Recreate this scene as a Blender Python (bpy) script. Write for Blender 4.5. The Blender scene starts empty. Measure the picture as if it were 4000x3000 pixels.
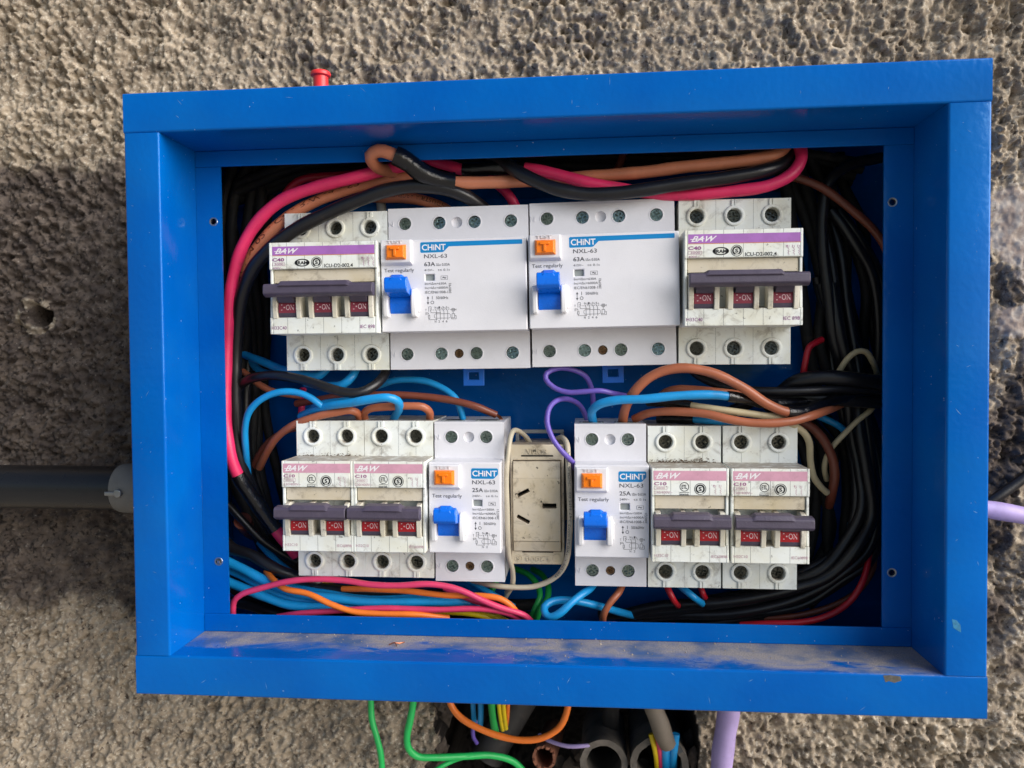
import bpy, bmesh, math, random
import numpy as np
from mathutils import Vector, Matrix
from mathutils.geometry import delaunay_2d_cdt
R = math.radians
random.seed(7)
scene = bpy.context.scene
col = scene.collection
MM = 0.001

# ------------------------------------------------------------------ camera
cam_data = bpy.data.cameras.new('camera')
cam = bpy.data.objects.new('camera', cam_data); col.objects.link(cam)
cam_data.sensor_width = 36.0
cam_data.lens = 27.33
cam_data.clip_start = 0.01
cam_data.clip_end = 100.0
ax, ay, az = 0.0290, 0.0887, -0.0066
Rx = Matrix.Rotation(ax, 3, 'X'); Ry = Matrix.Rotation(ay, 3, 'Y'); Rz = Matrix.Rotation(az, 3, 'Z')
base = Matrix(((1, 0, 0), (0, 0, -1), (0, 1, 0)))
m = ((Rz @ Ry @ Rx) @ base).transposed() @ Matrix(((1, 0, 0), (0, -1, 0), (0, 0, -1)))
cam.matrix_world = Matrix.Translation((0.0197029, -0.3612708, 0.0156783)) @ m.to_4x4()
scene.camera = cam
cam_data.dof.use_dof = True; cam_data.dof.focus_distance = 0.388; cam_data.dof.aperture_fstop = 14.0

# ------------------------------------------------------------------ light
SUN_EL, SUN_AZ = 27.0, 64.0          # height of the soft sun, and its angle to the right of straight out from the wall
world = bpy.data.worlds.new('World'); scene.world = world
world.use_nodes = True
wn = world.node_tree; wn.nodes.clear()
wo = wn.nodes.new('ShaderNodeOutputWorld'); bg = wn.nodes.new('ShaderNodeBackground')
sky = wn.nodes.new('ShaderNodeTexSky'); sky.sky_type = 'NISHITA'; sky.sun_disc = False
sky.sun_elevation = R(SUN_EL)
sky.sun_rotation = R(180.0 - SUN_AZ)
sky.air_density = 1.0; sky.dust_density = 1.5; sky.ozone_density = 1.0
bg.inputs['Strength'].default_value = 0.05
wn.links.new(sky.outputs[0], bg.inputs['Color']); wn.links.new(bg.outputs[0], wo.inputs['Surface'])
sun_d = bpy.data.lights.new('sun', 'SUN'); sun_d.energy = 2.3; sun_d.angle = R(60); sun_d.color = (1.0, 0.985, 0.975)
sun = bpy.data.objects.new('sun', sun_d); col.objects.link(sun)
sd = Vector((math.sin(R(SUN_AZ)) * math.cos(R(SUN_EL)), -math.cos(R(SUN_AZ)) * math.cos(R(SUN_EL)), math.sin(R(SUN_EL))))
sun.rotation_euler = sd.to_track_quat('Z', 'Y').to_euler()
vs = scene.view_settings
vs.view_transform = 'Standard'; vs.look = 'None'; vs.exposure = 1.2; vs.gamma = 1.0; vs.use_curve_mapping = False
scene.cycles.max_bounces = 6

# ------------------------------------------------------------------ materials
def lin(c):
    return tuple((v / 12.92 if v <= 0.04045 else ((v + 0.055) / 1.055) ** 2.4) for v in [k / 255.0 for k in c]) + (1.0,)

class NT:
    """small helper round a material's node tree"""
    def __init__(s, name):
        s.m = bpy.data.materials.new(name); s.m.use_nodes = True
        s.t = s.m.node_tree; s.b = s.t.nodes['Principled BSDF']
        s.tc = s.t.nodes.new('ShaderNodeTexCoord')
        oi = s.t.nodes.new('ShaderNodeObjectInfo')
        ad = s.t.nodes.new('ShaderNodeVectorMath'); ad.operation = 'ADD'
        s.t.links.new(s.tc.outputs['Object'], ad.inputs[0]); s.t.links.new(oi.outputs['Location'], ad.inputs[1])
        s.co = ad.outputs[0]
    def link(s, a, b): s.t.links.new(a, b)
    def noise(s, scale, detail=3, rough=.5, stretch=None, dist=0.0):
        n = s.t.nodes.new('ShaderNodeTexNoise'); n.inputs['Scale'].default_value = scale
        n.inputs['Detail'].default_value = detail; n.inputs['Roughness'].default_value = rough; n.inputs['Distortion'].default_value = dist
        co = s.co
        if stretch:
            mp = s.t.nodes.new('ShaderNodeMapping'); mp.inputs['Scale'].default_value = stretch
            s.link(co, mp.inputs['Vector']); co = mp.outputs[0]
        s.link(co, n.inputs['Vector']); return n.outputs['Fac']
    def ramp(s, f, a, b):
        n = s.t.nodes.new('ShaderNodeMapRange'); n.interpolation_type = 'SMOOTHSTEP'
        n.inputs['From Min'].default_value = a; n.inputs['From Max'].default_value = b
        s.link(f, n.inputs['Value']); return n.outputs['Result']
    def math(s, op, a, b=None):
        n = s.t.nodes.new('ShaderNodeMath'); n.operation = op
        for i, v in enumerate((a, b)):
            if v is None: continue
            if isinstance(v, (int, float)): n.inputs[i].default_value = v
            else: s.link(v, n.inputs[i])
        return n.outputs[0]
    def mix(s, f, a, b):
        n = s.t.nodes.new('ShaderNodeMix'); n.data_type = 'RGBA'
        if isinstance(f, (int, float)): n.inputs[0].default_value = f
        else: s.link(f, n.inputs[0])
        for i, v in ((6, a), (7, b)):
            if isinstance(v, tuple): n.inputs[i].default_value = v
            else: s.link(v, n.inputs[i])
        return n.outputs[2]
    def color(s, v):
        if isinstance(v, tuple): s.b.inputs['Base Color'].default_value = v
        else: s.link(v, s.b.inputs['Base Color'])
    def rough(s, v):
        if isinstance(v, (int, float)): s.b.inputs['Roughness'].default_value = v
        else: s.link(v, s.b.inputs['Roughness'])
    def bump(s, h, strength, dist):
        n = s.t.nodes.new('ShaderNodeBump'); n.inputs['Strength'].default_value = strength; n.inputs['Distance'].default_value = dist
        s.link(h, n.inputs['Height']); s.link(n.outputs[0], s.b.inputs['Normal'])
    def sep(s, what):
        n = s.t.nodes.new('ShaderNodeSeparateXYZ')
        if what == 'normal':
            g = s.t.nodes.new('ShaderNodeNewGeometry'); s.link(g.outputs['Normal'], n.inputs[0])
        elif what == 'position':
            g = s.t.nodes.new('ShaderNodeNewGeometry'); s.link(g.outputs['Position'], n.inputs[0])
        else: s.link(what, n.inputs[0])
        return n.outputs
    def spec(s, v): s.b.inputs['Specular IOR Level'].default_value = v

MAT = {}
def simple(name, rgb, rough=.4, metal=0.0, var=.12, bump=0.0, spec=.5, vscale=120, grime=0.0, grime_rgb=(90, 75, 58)):
    n = NT(name); c = lin(rgb)
    d = tuple(v * (1 - var) for v in c[:3]) + (1,)
    colr = n.mix(n.ramp(n.noise(vscale, 4, .6), .3, .7), c, d)
    if grime:
        g = n.ramp(n.noise(95, 6, .65, dist=.4), .60 - .12 * grime, .80)
        g2 = n.ramp(n.noise(900, 2), .62, .72)
        f = n.math('MULTIPLY', n.math('MAXIMUM', g, n.math('MULTIPLY', g2, .35)), grime)
        colr = n.mix(f, colr, lin(grime_rgb))
    n.color(colr)
    n.rough(n.math('ADD', n.math('MULTIPLY', n.noise(260, 3), .16), rough - .08))
    n.b.inputs['Metallic'].default_value = metal; n.spec(spec)
    if bump: n.bump(n.noise(1500, 2), bump, .0004)
    MAT[name] = n.m
    return n.m

# cable insulation, a little scuffed and dusty
for nm, rgb, ro in (('pink', (238, 52, 106), .38), ('dpink', (218, 62, 106), .4), ('brown', (182, 106, 74), .36), ('tan', (214, 134, 100), .34), ('dbrown', (126, 66, 48), .38),
                    ('black', (24, 24, 28), .34), ('blue', (24, 152, 220), .36), ('violet', (112, 92, 186), .36), ('cream', (206, 190, 152), .5),
                    ('offwhite', (190, 180, 158), .5), ('grey', (160, 164, 160), .45), ('red', (190, 26, 44), .36), ('orange', (240, 124, 42), .4),
                    ('yellow', (226, 196, 20), .42), ('green', (24, 158, 70), .42), ('lgreen', (34, 186, 92), .42), ('soot_shade', (9, 9, 10), .75), ('lilac', (176, 156, 206), .5), ('greybrown', (122, 112, 100), .7)):  # the near-black entry is black insulation deepened to paint in the interior's shade
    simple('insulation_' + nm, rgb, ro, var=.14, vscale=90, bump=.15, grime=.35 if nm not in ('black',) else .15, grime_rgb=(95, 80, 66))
simple('pvc_tape', (16, 16, 19), .14, bump=.5, var=.1, spec=.6)
simple('copper', (196, 120, 80), .3, metal=1.0)
simple('ink_black', (28, 28, 30), .5, var=.05)
simple('ink_grey', (78, 78, 84), .5, var=.1)
simple('ink_brown', (88, 46, 32), .5, var=.2, vscale=700)
simple('ink_lilac', (172, 112, 152), .5, var=.25, vscale=600)
simple('ink_pale', (196, 160, 172), .5, var=.12, vscale=600)
simple('ink_purple', (146, 82, 140), .5, var=.2, vscale=600)
simple('ink_white', (236, 232, 234), .45, var=.04)
simple('ink_orange', (204, 120, 60), .5)
simple('band_violet', (168, 108, 186), .42, var=.14, vscale=160, grime=.25, grime_rgb=(130, 100, 120))
simple('band_pink', (212, 158, 178), .45, var=.14, vscale=160, grime=.5, grime_rgb=(150, 115, 110))
simple('logo_blue', (0, 130, 196), .32, var=.05)
simple('white_plastic', (224, 223, 227), .32, var=.05, vscale=60, grime=.10, grime_rgb=(130, 118, 108), bump=.12)
simple('white_gloss', (236, 235, 236), .22, var=.03, vscale=60)
simple('orange_plastic', (248, 128, 14), .28, var=.06, spec=.5)
simple('blue_plastic', (0, 108, 226), .28, var=.08)
simple('latch_blue', (16, 104, 206), .4, var=.1)
simple('toggle_plum', (78, 70, 87), .45, var=.16, vscale=200, grime=.22, grime_rgb=(130, 122, 122), bump=.35)
simple('flag_red', (176, 22, 34), .4, var=.15, vscale=300)
simple('flag_maroon', (142, 54, 72), .45, var=.25, vscale=200)
simple('flag_ink', (226, 196, 200), .5, var=.15, vscale=600)
simple('dark_gap', (18, 18, 18), .8)
simple('window_grey', (150, 156, 154), .3)
simple('screw_zinc', (150, 166, 160), .26, metal=.9, var=.4, vscale=420, grime=.45, grime_rgb=(28, 32, 32))
simple('screw_dark', (104, 104, 96), .28, metal=.85, var=.5, vscale=420, grime=.6, grime_rgb=(18, 18, 18))
simple('screw_brass', (140, 112, 84), .34, metal=.85, var=.3, vscale=400, grime=.5, grime_rgb=(38, 28, 22))
simple('steel', (170, 172, 174), .3, metal=.9, var=.2)
simple('rail_grey', (150, 152, 152), .45, metal=.3, var=.2, grime=.4)
simple('red_plug', (232, 52, 54), .38, var=.06)
simple('conduit_black', (27, 27, 29), .3, var=.25, vscale=30, bump=.3, grime=.25, grime_rgb=(56, 52, 50))
simple('connector_grey', (112, 110, 106), .55, var=.2, vscale=80, grime=.4)
simple('pipe_grey', (116, 108, 98), .75, var=.4, vscale=60, bump=.6, grime=.9, grime_rgb=(50, 44, 40))
simple('pipe_clay', (150, 98, 74), .8, var=.3, vscale=60, bump=.6, grime=.5, grime_rgb=(60, 46, 40))
simple('pipe_black', (48, 46, 46), .55, var=.3, vscale=60, bump=.6, grime=.5, grime_rgb=(100, 92, 86))

def aged(name, rgb, dust=.8, grime=.5, rough=.42):
    """old ivory moulding: grime in patches, dust on whatever faces up"""
    n = NT(name)
    c = lin(rgb); y = lin((rgb[0] - 10, rgb[1] - 15, rgb[2] - 28)); g = lin((104, 88, 68)); k = lin((46, 40, 34)); du = lin((140, 126, 110))
    colr = n.mix(n.ramp(n.noise(45, 4, .6), .35, .75), c, y)
    colr = n.mix(n.math('MULTIPLY', n.ramp(n.noise(110, 7, .7, dist=.5), .50, .74), grime), colr, g)
    colr = n.mix(n.math('MULTIPLY', n.ramp(n.noise(420, 3, .6), .66, .74), grime), colr, k)
    nz = n.sep('normal')[2]
    up = n.math('MULTIPLY', n.ramp(nz, .35, .9), n.ramp(n.noise(240, 4, .6), .2, .55))
    colr = n.mix(n.math('MULTIPLY', up, dust), colr, du)
    n.color(colr); n.rough(n.math('ADD', n.math('MULTIPLY', n.noise(200, 3), .2), rough - .1))
    n.bump(n.noise(1200, 3), .12, .0004)
    MAT[name] = n.m
aged('old_ivory', (234, 238, 234), .9, .6)
aged('old_cream', (228, 224, 210), .6, .75)
aged('window_cream', (214, 204, 184), .4, .6, .3)
aged('socket_beige', (206, 194, 172), .85, .9)

def blue_paint(name, dusty=False):
    n = NT(name)
    c = lin((0, 96, 180)); d = lin((0, 84, 168))
    colr = n.mix(n.ramp(n.noise(14, 3), .3, .7), c, d)
    scr = n.ramp(n.noise(260, 5, .7, stretch=(1, 1, .25)), .715, .76)
    colr = n.mix(n.math('MULTIPLY', scr, .45), colr, lin((120, 160, 210)))
    sp = n.ramp(n.noise(620, 1), .77, .81)
    colr = n.mix(n.math('MULTIPLY', sp, .6), colr, lin((170, 190, 215)))
    ro = n.math('ADD', n.math('MULTIPLY', n.noise(60, 4), .12), .10)
    nz = n.sep('normal')[2]
    film = n.math('MULTIPLY', n.ramp(n.noise(22, 5, .6, stretch=(.5, 1, 1)), .42, .72), .16)
    colr = n.mix(film, colr, lin((30, 104, 156)))
    if dusty:
        py = n.sep(n.co)[1]
        # dust lies thickest against the back of the ledge, ragged towards the front
        px = n.sep(n.co)[0]
        drift = n.math('MULTIPLY', n.ramp(px, -.04, .14), .015)
        edge = n.math('ADD', n.math('MULTIPLY', n.math('SUBTRACT', n.noise(34, 7, .68, stretch=(.7, 1.6, 1), dist=.5), .5), .075), n.math('ADD', n.math('SUBTRACT', py, .0185), drift))
        clear = n.math('MULTIPLY', n.ramp(n.noise(40, 4, .6, stretch=(.5, 1.2, 1)), .52, .66), n.ramp(n.math('MULTIPLY', py, -1.0), -.026, -.012))
        edge = n.math('SUBTRACT', edge, n.math('MULTIPLY', clear, .02))
        du = n.math('MULTIPLY', n.ramp(edge, -.011, .013), n.ramp(nz, .5, .9))
        grain = n.noise(1800, 3, .7)
        dcol = n.mix(n.ramp(grain, .35, .7), lin((184, 172, 158)), lin((112, 104, 97)))
        dcol = n.mix(n.ramp(n.noise(60, 5), .4, .7), dcol, lin((84, 100, 128)))
        colr = n.mix(n.math('MULTIPLY', n.math('MULTIPLY', du, n.ramp(n.noise(420, 4, .7), -.1, .5)), .9), colr, dcol)
        ro = n.math('MAXIMUM', ro, n.math('MULTIPLY', du, .9))
    n.color(colr); n.rough(ro); n.spec(.34); n.b.inputs['Specular Tint'].default_value = (.35, .7, 1, 1)
    n.bump(n.math('ADD', n.math('MULTIPLY', n.noise(330, 2, .4), .10), n.math('MULTIPLY', n.noise(11, 1, .4, stretch=(.6, 1, 1.6)), 2.2)), 1.0, .0012)
    n.b.inputs['Coat Weight'].default_value = .06; n.b.inputs['Coat Roughness'].default_value = .06
    MAT[name] = n.m
blue_paint('blue_enamel'); blue_paint('blue_enamel_dusty', True)
simple('rubble', (84, 74, 66), .95, var=.5, vscale=260, bump=.8, grime=.6, grime_rgb=(40, 35, 32))
simple('smear_blue', (50, 132, 176), .5, var=.4, vscale=600)
simple('bare_rust', (96, 92, 84), .7, var=.4, vscale=500)
simple('dust_grain', (170, 156, 140), .9, var=.4, vscale=300)

def wall_mat():
    n = NT('rough_concrete')
    P = n.sep('position'); x, z = P[0], P[2]
    at = n.t.nodes.new('ShaderNodeAttribute'); at.attribute_name = 'soot_shade'
    ap = n.t.nodes.new('ShaderNodeAttribute'); ap.attribute_name = 'plaster'
    light = n.mix(n.ramp(n.noise(42, 5, .6), .35, .65), lin((169, 154, 134)), lin((132, 119, 103)))
    light = n.mix(n.ramp(n.noise(430, 4, .7), .50, .70), light, lin((202, 192, 174)))
    light = n.mix(n.ramp(n.noise(300, 3, .6, dist=.6), .55, .70), light, lin((76, 65, 56)))
    light = n.mix(n.math('MULTIPLY', n.ramp(n.noise(820, 2), .66, .72), .8), light, lin((212, 206, 192)))
    dark = n.mix(n.ramp(n.noise(70, 5, .65), .35, .68), lin((74, 65, 60)), lin((110, 98, 88)))
    dark = n.mix(n.ramp(n.noise(330, 4, .7, dist=.4), .50, .66), dark, lin((38, 33, 31)))
    dark = n.mix(n.math('MULTIPLY', n.ramp(n.noise(520, 3, .6), .62, .72), .7), dark, lin((150, 142, 132)))
    sf = n.math('ADD', at.outputs['Fac'], n.math('MULTIPLY', n.math('SUBTRACT', n.noise(60, 6, .7), .5), 1.1))
    colr = n.mix(n.ramp(sf, .3, .7), light, dark)
    colr = n.mix(n.ramp(at.outputs['Fac'], 1.3, 1.55), colr, lin((34, 30, 28)))  # near-black paints the shade inside the wall opening
    pl = n.mix(n.ramp(n.noise(160, 4), .4, .65), lin((146, 132, 124)), lin((182, 172, 162)))
    pf = n.math('ADD', ap.outputs['Fac'], n.math('MULTIPLY', n.math('SUBTRACT', n.noise(110, 6, .7), .5), 1.7))
    colr = n.mix(n.math('MULTIPLY', n.ramp(pf, .42, .6), .85), colr, pl)
    n.color(colr); n.rough(.88); n.spec(.25)
    n.bump(n.noise(1300, 4, .7), .5, .0012)
    MAT['rough_concrete'] = n.m
wall_mat()

# ------------------------------------------------------------------ mesh helpers (all input in millimetres)
def inside(p, l):
    c = False
    for (x0, y0), (x1, y1) in zip(l, l[1:] + l[:1]):
        if (y0 > p[1]) != (y1 > p[1]) and p[0] < (x1 - x0) * (p[1] - y0) / (y1 - y0) + x0: c = not c
    return c
def cdt(loops):
    flat = [Vector(q) for l in loops for q in l]; ed = []; o = 0
    for l in loops:
        k = len(l); ed += [(o + i, o + (i + 1) % k) for i in range(k)]; o += k
    vs_, _, fs, ov, _, _ = delaunay_2d_cdt(flat, ed, [], 0, 1e-5)
    back = [q[0] for q in ov]; out = []
    for f in fs:
        c = sum((vs_[i] for i in f), Vector((0, 0))) / 3
        if inside(c, list(loops[0])) and not any(inside(c, list(l)) for l in loops[1:]): out.append([back[i] for i in f])
    return out
class MB:
    def __init__(s): s.v = []; s.f = []; s.mi = []; s.m = 0
    def add(s, verts, faces):
        o = len(s.v); s.v += [tuple(p) for p in verts]
        for f in faces: s.f.append([i + o for i in f]); s.mi.append(s.m)
    def box(s, x0, x1, y0, y1, z0, z1):
        s.add([(x, y, z) for x in (x0, x1) for y in (y0, y1) for z in (z0, z1)],
              [(0, 1, 3, 2), (4, 6, 7, 5), (0, 4, 5, 1), (2, 3, 7, 6), (0, 2, 6, 4), (1, 5, 7, 3)])
    def frustum(s, a, ya, b, yb):
        """a, b = (x0,x1,z0,z1) rectangles at depths ya and yb"""
        V = []
        for (x0, x1, z0, z1), y in ((a, ya), (b, yb)): V += [(x0, y, z0), (x1, y, z0), (x1, y, z1), (x0, y, z1)]
        s.add(V, [(0, 1, 2, 3), (7, 6, 5, 4)] + [(i, i + 4, (i + 1) % 4 + 4, (i + 1) % 4) for i in range(4)])
    def prism(s, outer, holes, y0, y1, back=True):
        """polygon in x,z with holes, front cap at y0, walls back to y1"""
        loops = [outer] + list(holes)
        flat = [q for l in loops for q in l]
        tris = cdt(loops)
        n = len(flat)
        V = [(a, y0, b) for a, b in flat] + [(a, y1, b) for a, b in flat]
        F = [tuple(t) for t in tris]
        if back: F += [tuple(i + n for i in reversed(t)) for t in tris]
        o = 0
        for l in loops:
            k = len(l)
            F += [(o + i, o + (i + 1) % k, o + (i + 1) % k + n, o + i + n) for i in range(k)]
            o += k
        s.add(V, F)
    def ext_x(s, poly, x0, x1):
        """y,z polygon extruded along x"""
        k = len(poly)
        V = [(x0, a, b) for a, b in poly] + [(x1, a, b) for a, b in poly]
        s.add(V, [tuple(range(k)), tuple(range(2 * k - 1, k - 1, -1))] + [(i, i + k, (i + 1) % k + k, (i + 1) % k) for i in range(k)])
    def disc_y(s, cx, cz, y0, y1, r0, r1=None, n=20, dome=0.0):
        r1 = r0 if r1 is None else r1
        V = [(cx + r0 * math.cos(t), y0, cz + r0 * math.sin(t)) for t in [2 * math.pi * i / n for i in range(n)]]
        V += [(cx + r1 * math.cos(t), y1, cz + r1 * math.sin(t)) for t in [2 * math.pi * i / n for i in range(n)]]
        V += [(cx, y0 - dome, cz)]
        s.add(V, [(i, (i + 1) % n, 2 * n) for i in range(n)] + [(i, i + n, (i + 1) % n + n, (i + 1) % n) for i in range(n)] + [tuple(range(2 * n - 1, n - 1, -1))])
    def ring_y(s, cx, cz, ri, ro, y0, y1, n=28, ch=.25):
        """raised annulus with chamfered rim"""
        A = [2 * math.pi * i / n for i in range(n)]
        rings = [(ri, y1), (ri, y0 + ch * .5), (ri + ch, y0), (ro - ch, y0), (ro, y0 + ch), (ro, y1)]
        V = [(cx + r * math.cos(t), y, cz + r * math.sin(t)) for r, y in rings for t in A]
        F = []
        for k in range(len(rings) - 1):
            F += [(k * n + i, k * n + (i + 1) % n, (k + 1) * n + (i + 1) % n, (k + 1) * n + i) for i in range(n)]
        s.add(V, F)
    def tube(s, path, rad, n=10, cap=True, flat=1.0):
        P = [Vector(p) for p in path]; k = len(P)
        T = [(P[min(i + 1, k - 1)] - P[max(i - 1, 0)]).normalized() for i in range(k)]
        up = Vector((0, -1, 0)) if abs(T[0].y) < .9 else Vector((0, 0, 1))
        nrm = (up - T[0] * up.dot(T[0])).normalized()
        V = []; F = []
        for i in range(k):
            if i:
                q = T[i - 1].rotation_difference(T[i]); nrm = q @ nrm; nrm = (nrm - T[i] * nrm.dot(T[i])).normalized()
            bi = T[i].cross(nrm); r = rad[i] if isinstance(rad, (list, tuple)) else rad
            for j in range(n):
                a = 2 * math.pi * j / n
                V.append(P[i] + (nrm * math.cos(a) * flat + bi * math.sin(a)) * r)
        for i in range(k - 1):
            F += [(i * n + j, i * n + (j + 1) % n, (i + 1) * n + (j + 1) % n, (i + 1) * n + j) for j in range(n)]
        if cap: F += [tuple(range(n - 1, -1, -1)), tuple((k - 1) * n + j for j in range(n))]
        s.add(V, F)
    def build(s, name, mats, parent=None, bevel=0.0, seg=2, sharp=35, recalc=True, origin=None):
        if isinstance(mats, str): mats = [mats]
        o3 = Vector(origin) if origin is not None else Vector((0, 0, 0))
        me = bpy.data.meshes.new(name)
        me.from_pydata([(Vector(p) - o3) * MM for p in s.v], [], s.f)
        for q in mats: me.materials.append(MAT[q])
        if len(mats) > 1: me.polygons.foreach_set('material_index', s.mi)
        if recalc:
            b = bmesh.new(); b.from_mesh(me); bmesh.ops.recalc_face_normals(b, faces=b.faces); b.to_mesh(me); b.free()
        me.shade_smooth()
        me.set_sharp_from_angle(angle=R(sharp))
        o = bpy.data.objects.new(name, me); col.objects.link(o)
        o.location = o3 * MM
        if parent is not None: o.parent = parent
        if bevel:
            bv = o.modifiers.new('bevel', 'BEVEL'); bv.width = bevel * MM; bv.segments = seg; bv.limit_method = 'ANGLE'; bv.angle_limit = R(40)
            wm = o.modifiers.new('weighted', 'WEIGHTED_NORMAL'); wm.keep_sharp = True; wm.weight = 100
        return o

def circ(cx, cz, r, n=24):
    return [(cx + r * math.cos(2 * math.pi * i / n), cz + r * math.sin(2 * math.pi * i / n)) for i in range(n)]
def rect(x0, x1, z0, z1): return [(x0, z0), (x1, z0), (x1, z1), (x0, z1)]

def thing(name, label, cat, loc, roty=0.0, group=None):
    o = bpy.data.objects.new(name, None); col.objects.link(o)
    o.empty_display_size = .01
    o.location = [k * MM for k in loc]; o.rotation_euler = (0, roty, 0)
    tag(o, label, cat, group)
    return o
def tag(o, label, cat, group=None, kind=None):
    if label: o['label'] = label
    if cat: o['category'] = cat
    if group: o['group'] = group
    if kind: o['kind'] = kind
    return o
def dup(root, loc, roty, label):
    r = root.copy(); col.objects.link(r); r.location = [k * MM for k in loc]; r.rotation_euler = (0, roty, 0); r['label'] = label
    for ch in list(root.children):
        c = ch.copy(); col.objects.link(c); c.parent = r
        for g in list(ch.children):
            d = g.copy(); col.objects.link(d); d.parent = c
    return r

# lettering: font outlines turned into flat meshes
_gl = {}
def glyphs(txt, bold=0.0, shear=0.0):
    k = (txt, bold, shear)
    if k not in _gl:
        c = bpy.data.curves.new('t', 'FONT'); c.body = txt; c.offset = bold; c.shear = shear; c.resolution_u = 3; c.size = 1
        o = bpy.data.objects.new('t', c); col.objects.link(o)
        bpy.context.view_layer.update()
        me = bpy.data.meshes.new_from_object(o.evaluated_get(bpy.context.evaluated_depsgraph_get()))
        V = [(v.co.x, v.co.y) for v in me.vertices]; F = [tuple(p.vertices) for p in me.polygons]
        bpy.data.objects.remove(o); bpy.data.curves.remove(c); bpy.data.meshes.remove(me)
        xs = [a for a, b in V]; ys = [b for a, b in V]
        _gl[k] = (V, F, min(xs), max(xs), min(ys), max(ys))
    return _gl[k]

class Print(MB):
    """flat print; x across, t down from the top of the moulding's face, layers .04 mm apart"""
    def __init__(s, x0, z0, y, mats, fn=None):
        super().__init__(); s.x0 = x0; s.z0 = z0; s.y = y; s.mats = mats; s.fn = fn
    def put(s, pts, faces, mat, layer):
        s.m = s.mats.index(mat)
        y = s.y - .05 - .04 * layer
        s.add([(s.x0 + a, y, s.z0 - t) if s.fn is None else s.fn(s.x0 + a, s.z0 - t, .05 + .04 * layer) for a, t in pts], faces)
    def poly(s, pts, mat, layer=0): s.put(pts, [tuple(range(len(pts)))], mat, layer)
    def rect(s, a0, a1, t0, t1, mat, layer=0): s.poly([(a0, t1), (a1, t1), (a1, t0), (a0, t0)], mat, layer)
    def frame(s, a0, a1, t0, t1, w, mat, layer=1):
        s.rect(a0, a1, t0, t0 + w, mat, layer); s.rect(a0, a1, t1 - w, t1, mat, layer)
        s.rect(a0, a0 + w, t0 + w, t1 - w, mat, layer); s.rect(a1 - w, a1, t0 + w, t1 - w, mat, layer)
    def line(s, pts, w, mat, layer=1):
        for (a, t), (b, u) in zip(pts[:-1], pts[1:]):
            L = math.hypot(b - a, u - t) or 1; nx, nt = -(u - t) / L * w / 2, (b - a) / L * w / 2
            s.poly([(a + nx, t + nt), (b + nx, u + nt), (b - nx, u - nt), (a - nx, t - nt)], mat, layer)
    def ring(s, a, t, ro, ri, mat, layer=1, sx=1.0, n=28, a0=0.0, a1=360.0):
        full = a1 - a0 >= 360
        k = n if full else n + 1
        A = [R(a0 + (a1 - a0) * i / n) for i in range(k)]
        P = [(a + ro * sx * math.cos(q), t - ro * math.sin(q)) for q in A] + [(a + ri * sx * math.cos(q), t - ri * math.sin(q)) for q in A]
        s.put(P, [(i, (i + 1) % k, (i + 1) % k + k, i + k) for i in range(n)], mat, layer)
    def disc(s, a, t, r, mat, layer=1, sx=1.0, n=24):
        s.poly([(a + r * sx * math.cos(2 * math.pi * i / n), t - r * math.sin(2 * math.pi * i / n)) for i in range(n)], mat, layer)
    def text(s, txt, a0, a1, t0, t1, mat, layer=2, bold=0.0, shear=0.0, rot=False, ref=None):
        """fit txt to the box a0..a1, t0 (cap top)..t1 (baseline)"""
        V, F, x0, x1, y0, y1 = glyphs(txt, bold, shear)
        r0, r1 = (y0, y1) if ref is None else (glyphs(ref, bold, shear)[4], glyphs(ref, bold, shear)[5])
        if not rot:
            pts = [(a0 + (x - x0) / (x1 - x0) * (a1 - a0), t1 - (y - r0) / (r1 - r0) * (t1 - t0)) for x, y in V]
        else:
            pts = [(a1 - (y - r0) / (r1 - r0) * (a1 - a0) if False else a0 + (1 - (y - r0) / (r1 - r0)) * (a1 - a0), t1 - (x - x0) / (x1 - x0) * (t1 - t0)) for x, y in V]
        s.put(pts, F, mat, layer)
    def done(s, name, parent, stuff=False):
        if not s.f: return
        used = sorted(set(s.mi)); keep = s.mats
        s.mi = [used.index(i) for i in s.mi]
        o = s.build(name, [keep[i] for i in used], parent, recalc=False)
        if stuff: o['kind'] = 'stuff'
        s.v, s.f, s.mi = [], [], []
        return o

def raised_text(txt, x0, x1, z0, z1, y0, y1, mat, parent, name='raised_lettering', flip=False, shear=0.0):
    V, F, a0, a1, b0, b1 = glyphs(txt, .01, shear)
    mb = MB(); P = []
    for x, y in V:
        u, v = (x - a0) / (a1 - a0), (y - b0) / (b1 - b0)
        if flip: u, v = 1 - u, 1 - v
        P.append((x0 + u * (x1 - x0), z0 + v * (z1 - z0)))
    n = len(P)
    from collections import Counter
    ed = Counter()
    for f in F:
        for i in range(len(f)): ed[tuple(sorted((f[i], f[(i + 1) % len(f)])))] += 1
    faces = [tuple(f) for f in F] + [(a, b, b + n, a + n) for (a, b), c in ed.items() if c == 1]
    mb.add([(a, y0, b) for a, b in P] + [(a, y1, b) for a, b in P], faces)
    return mb.build(name, mat, parent, sharp=30)

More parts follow.
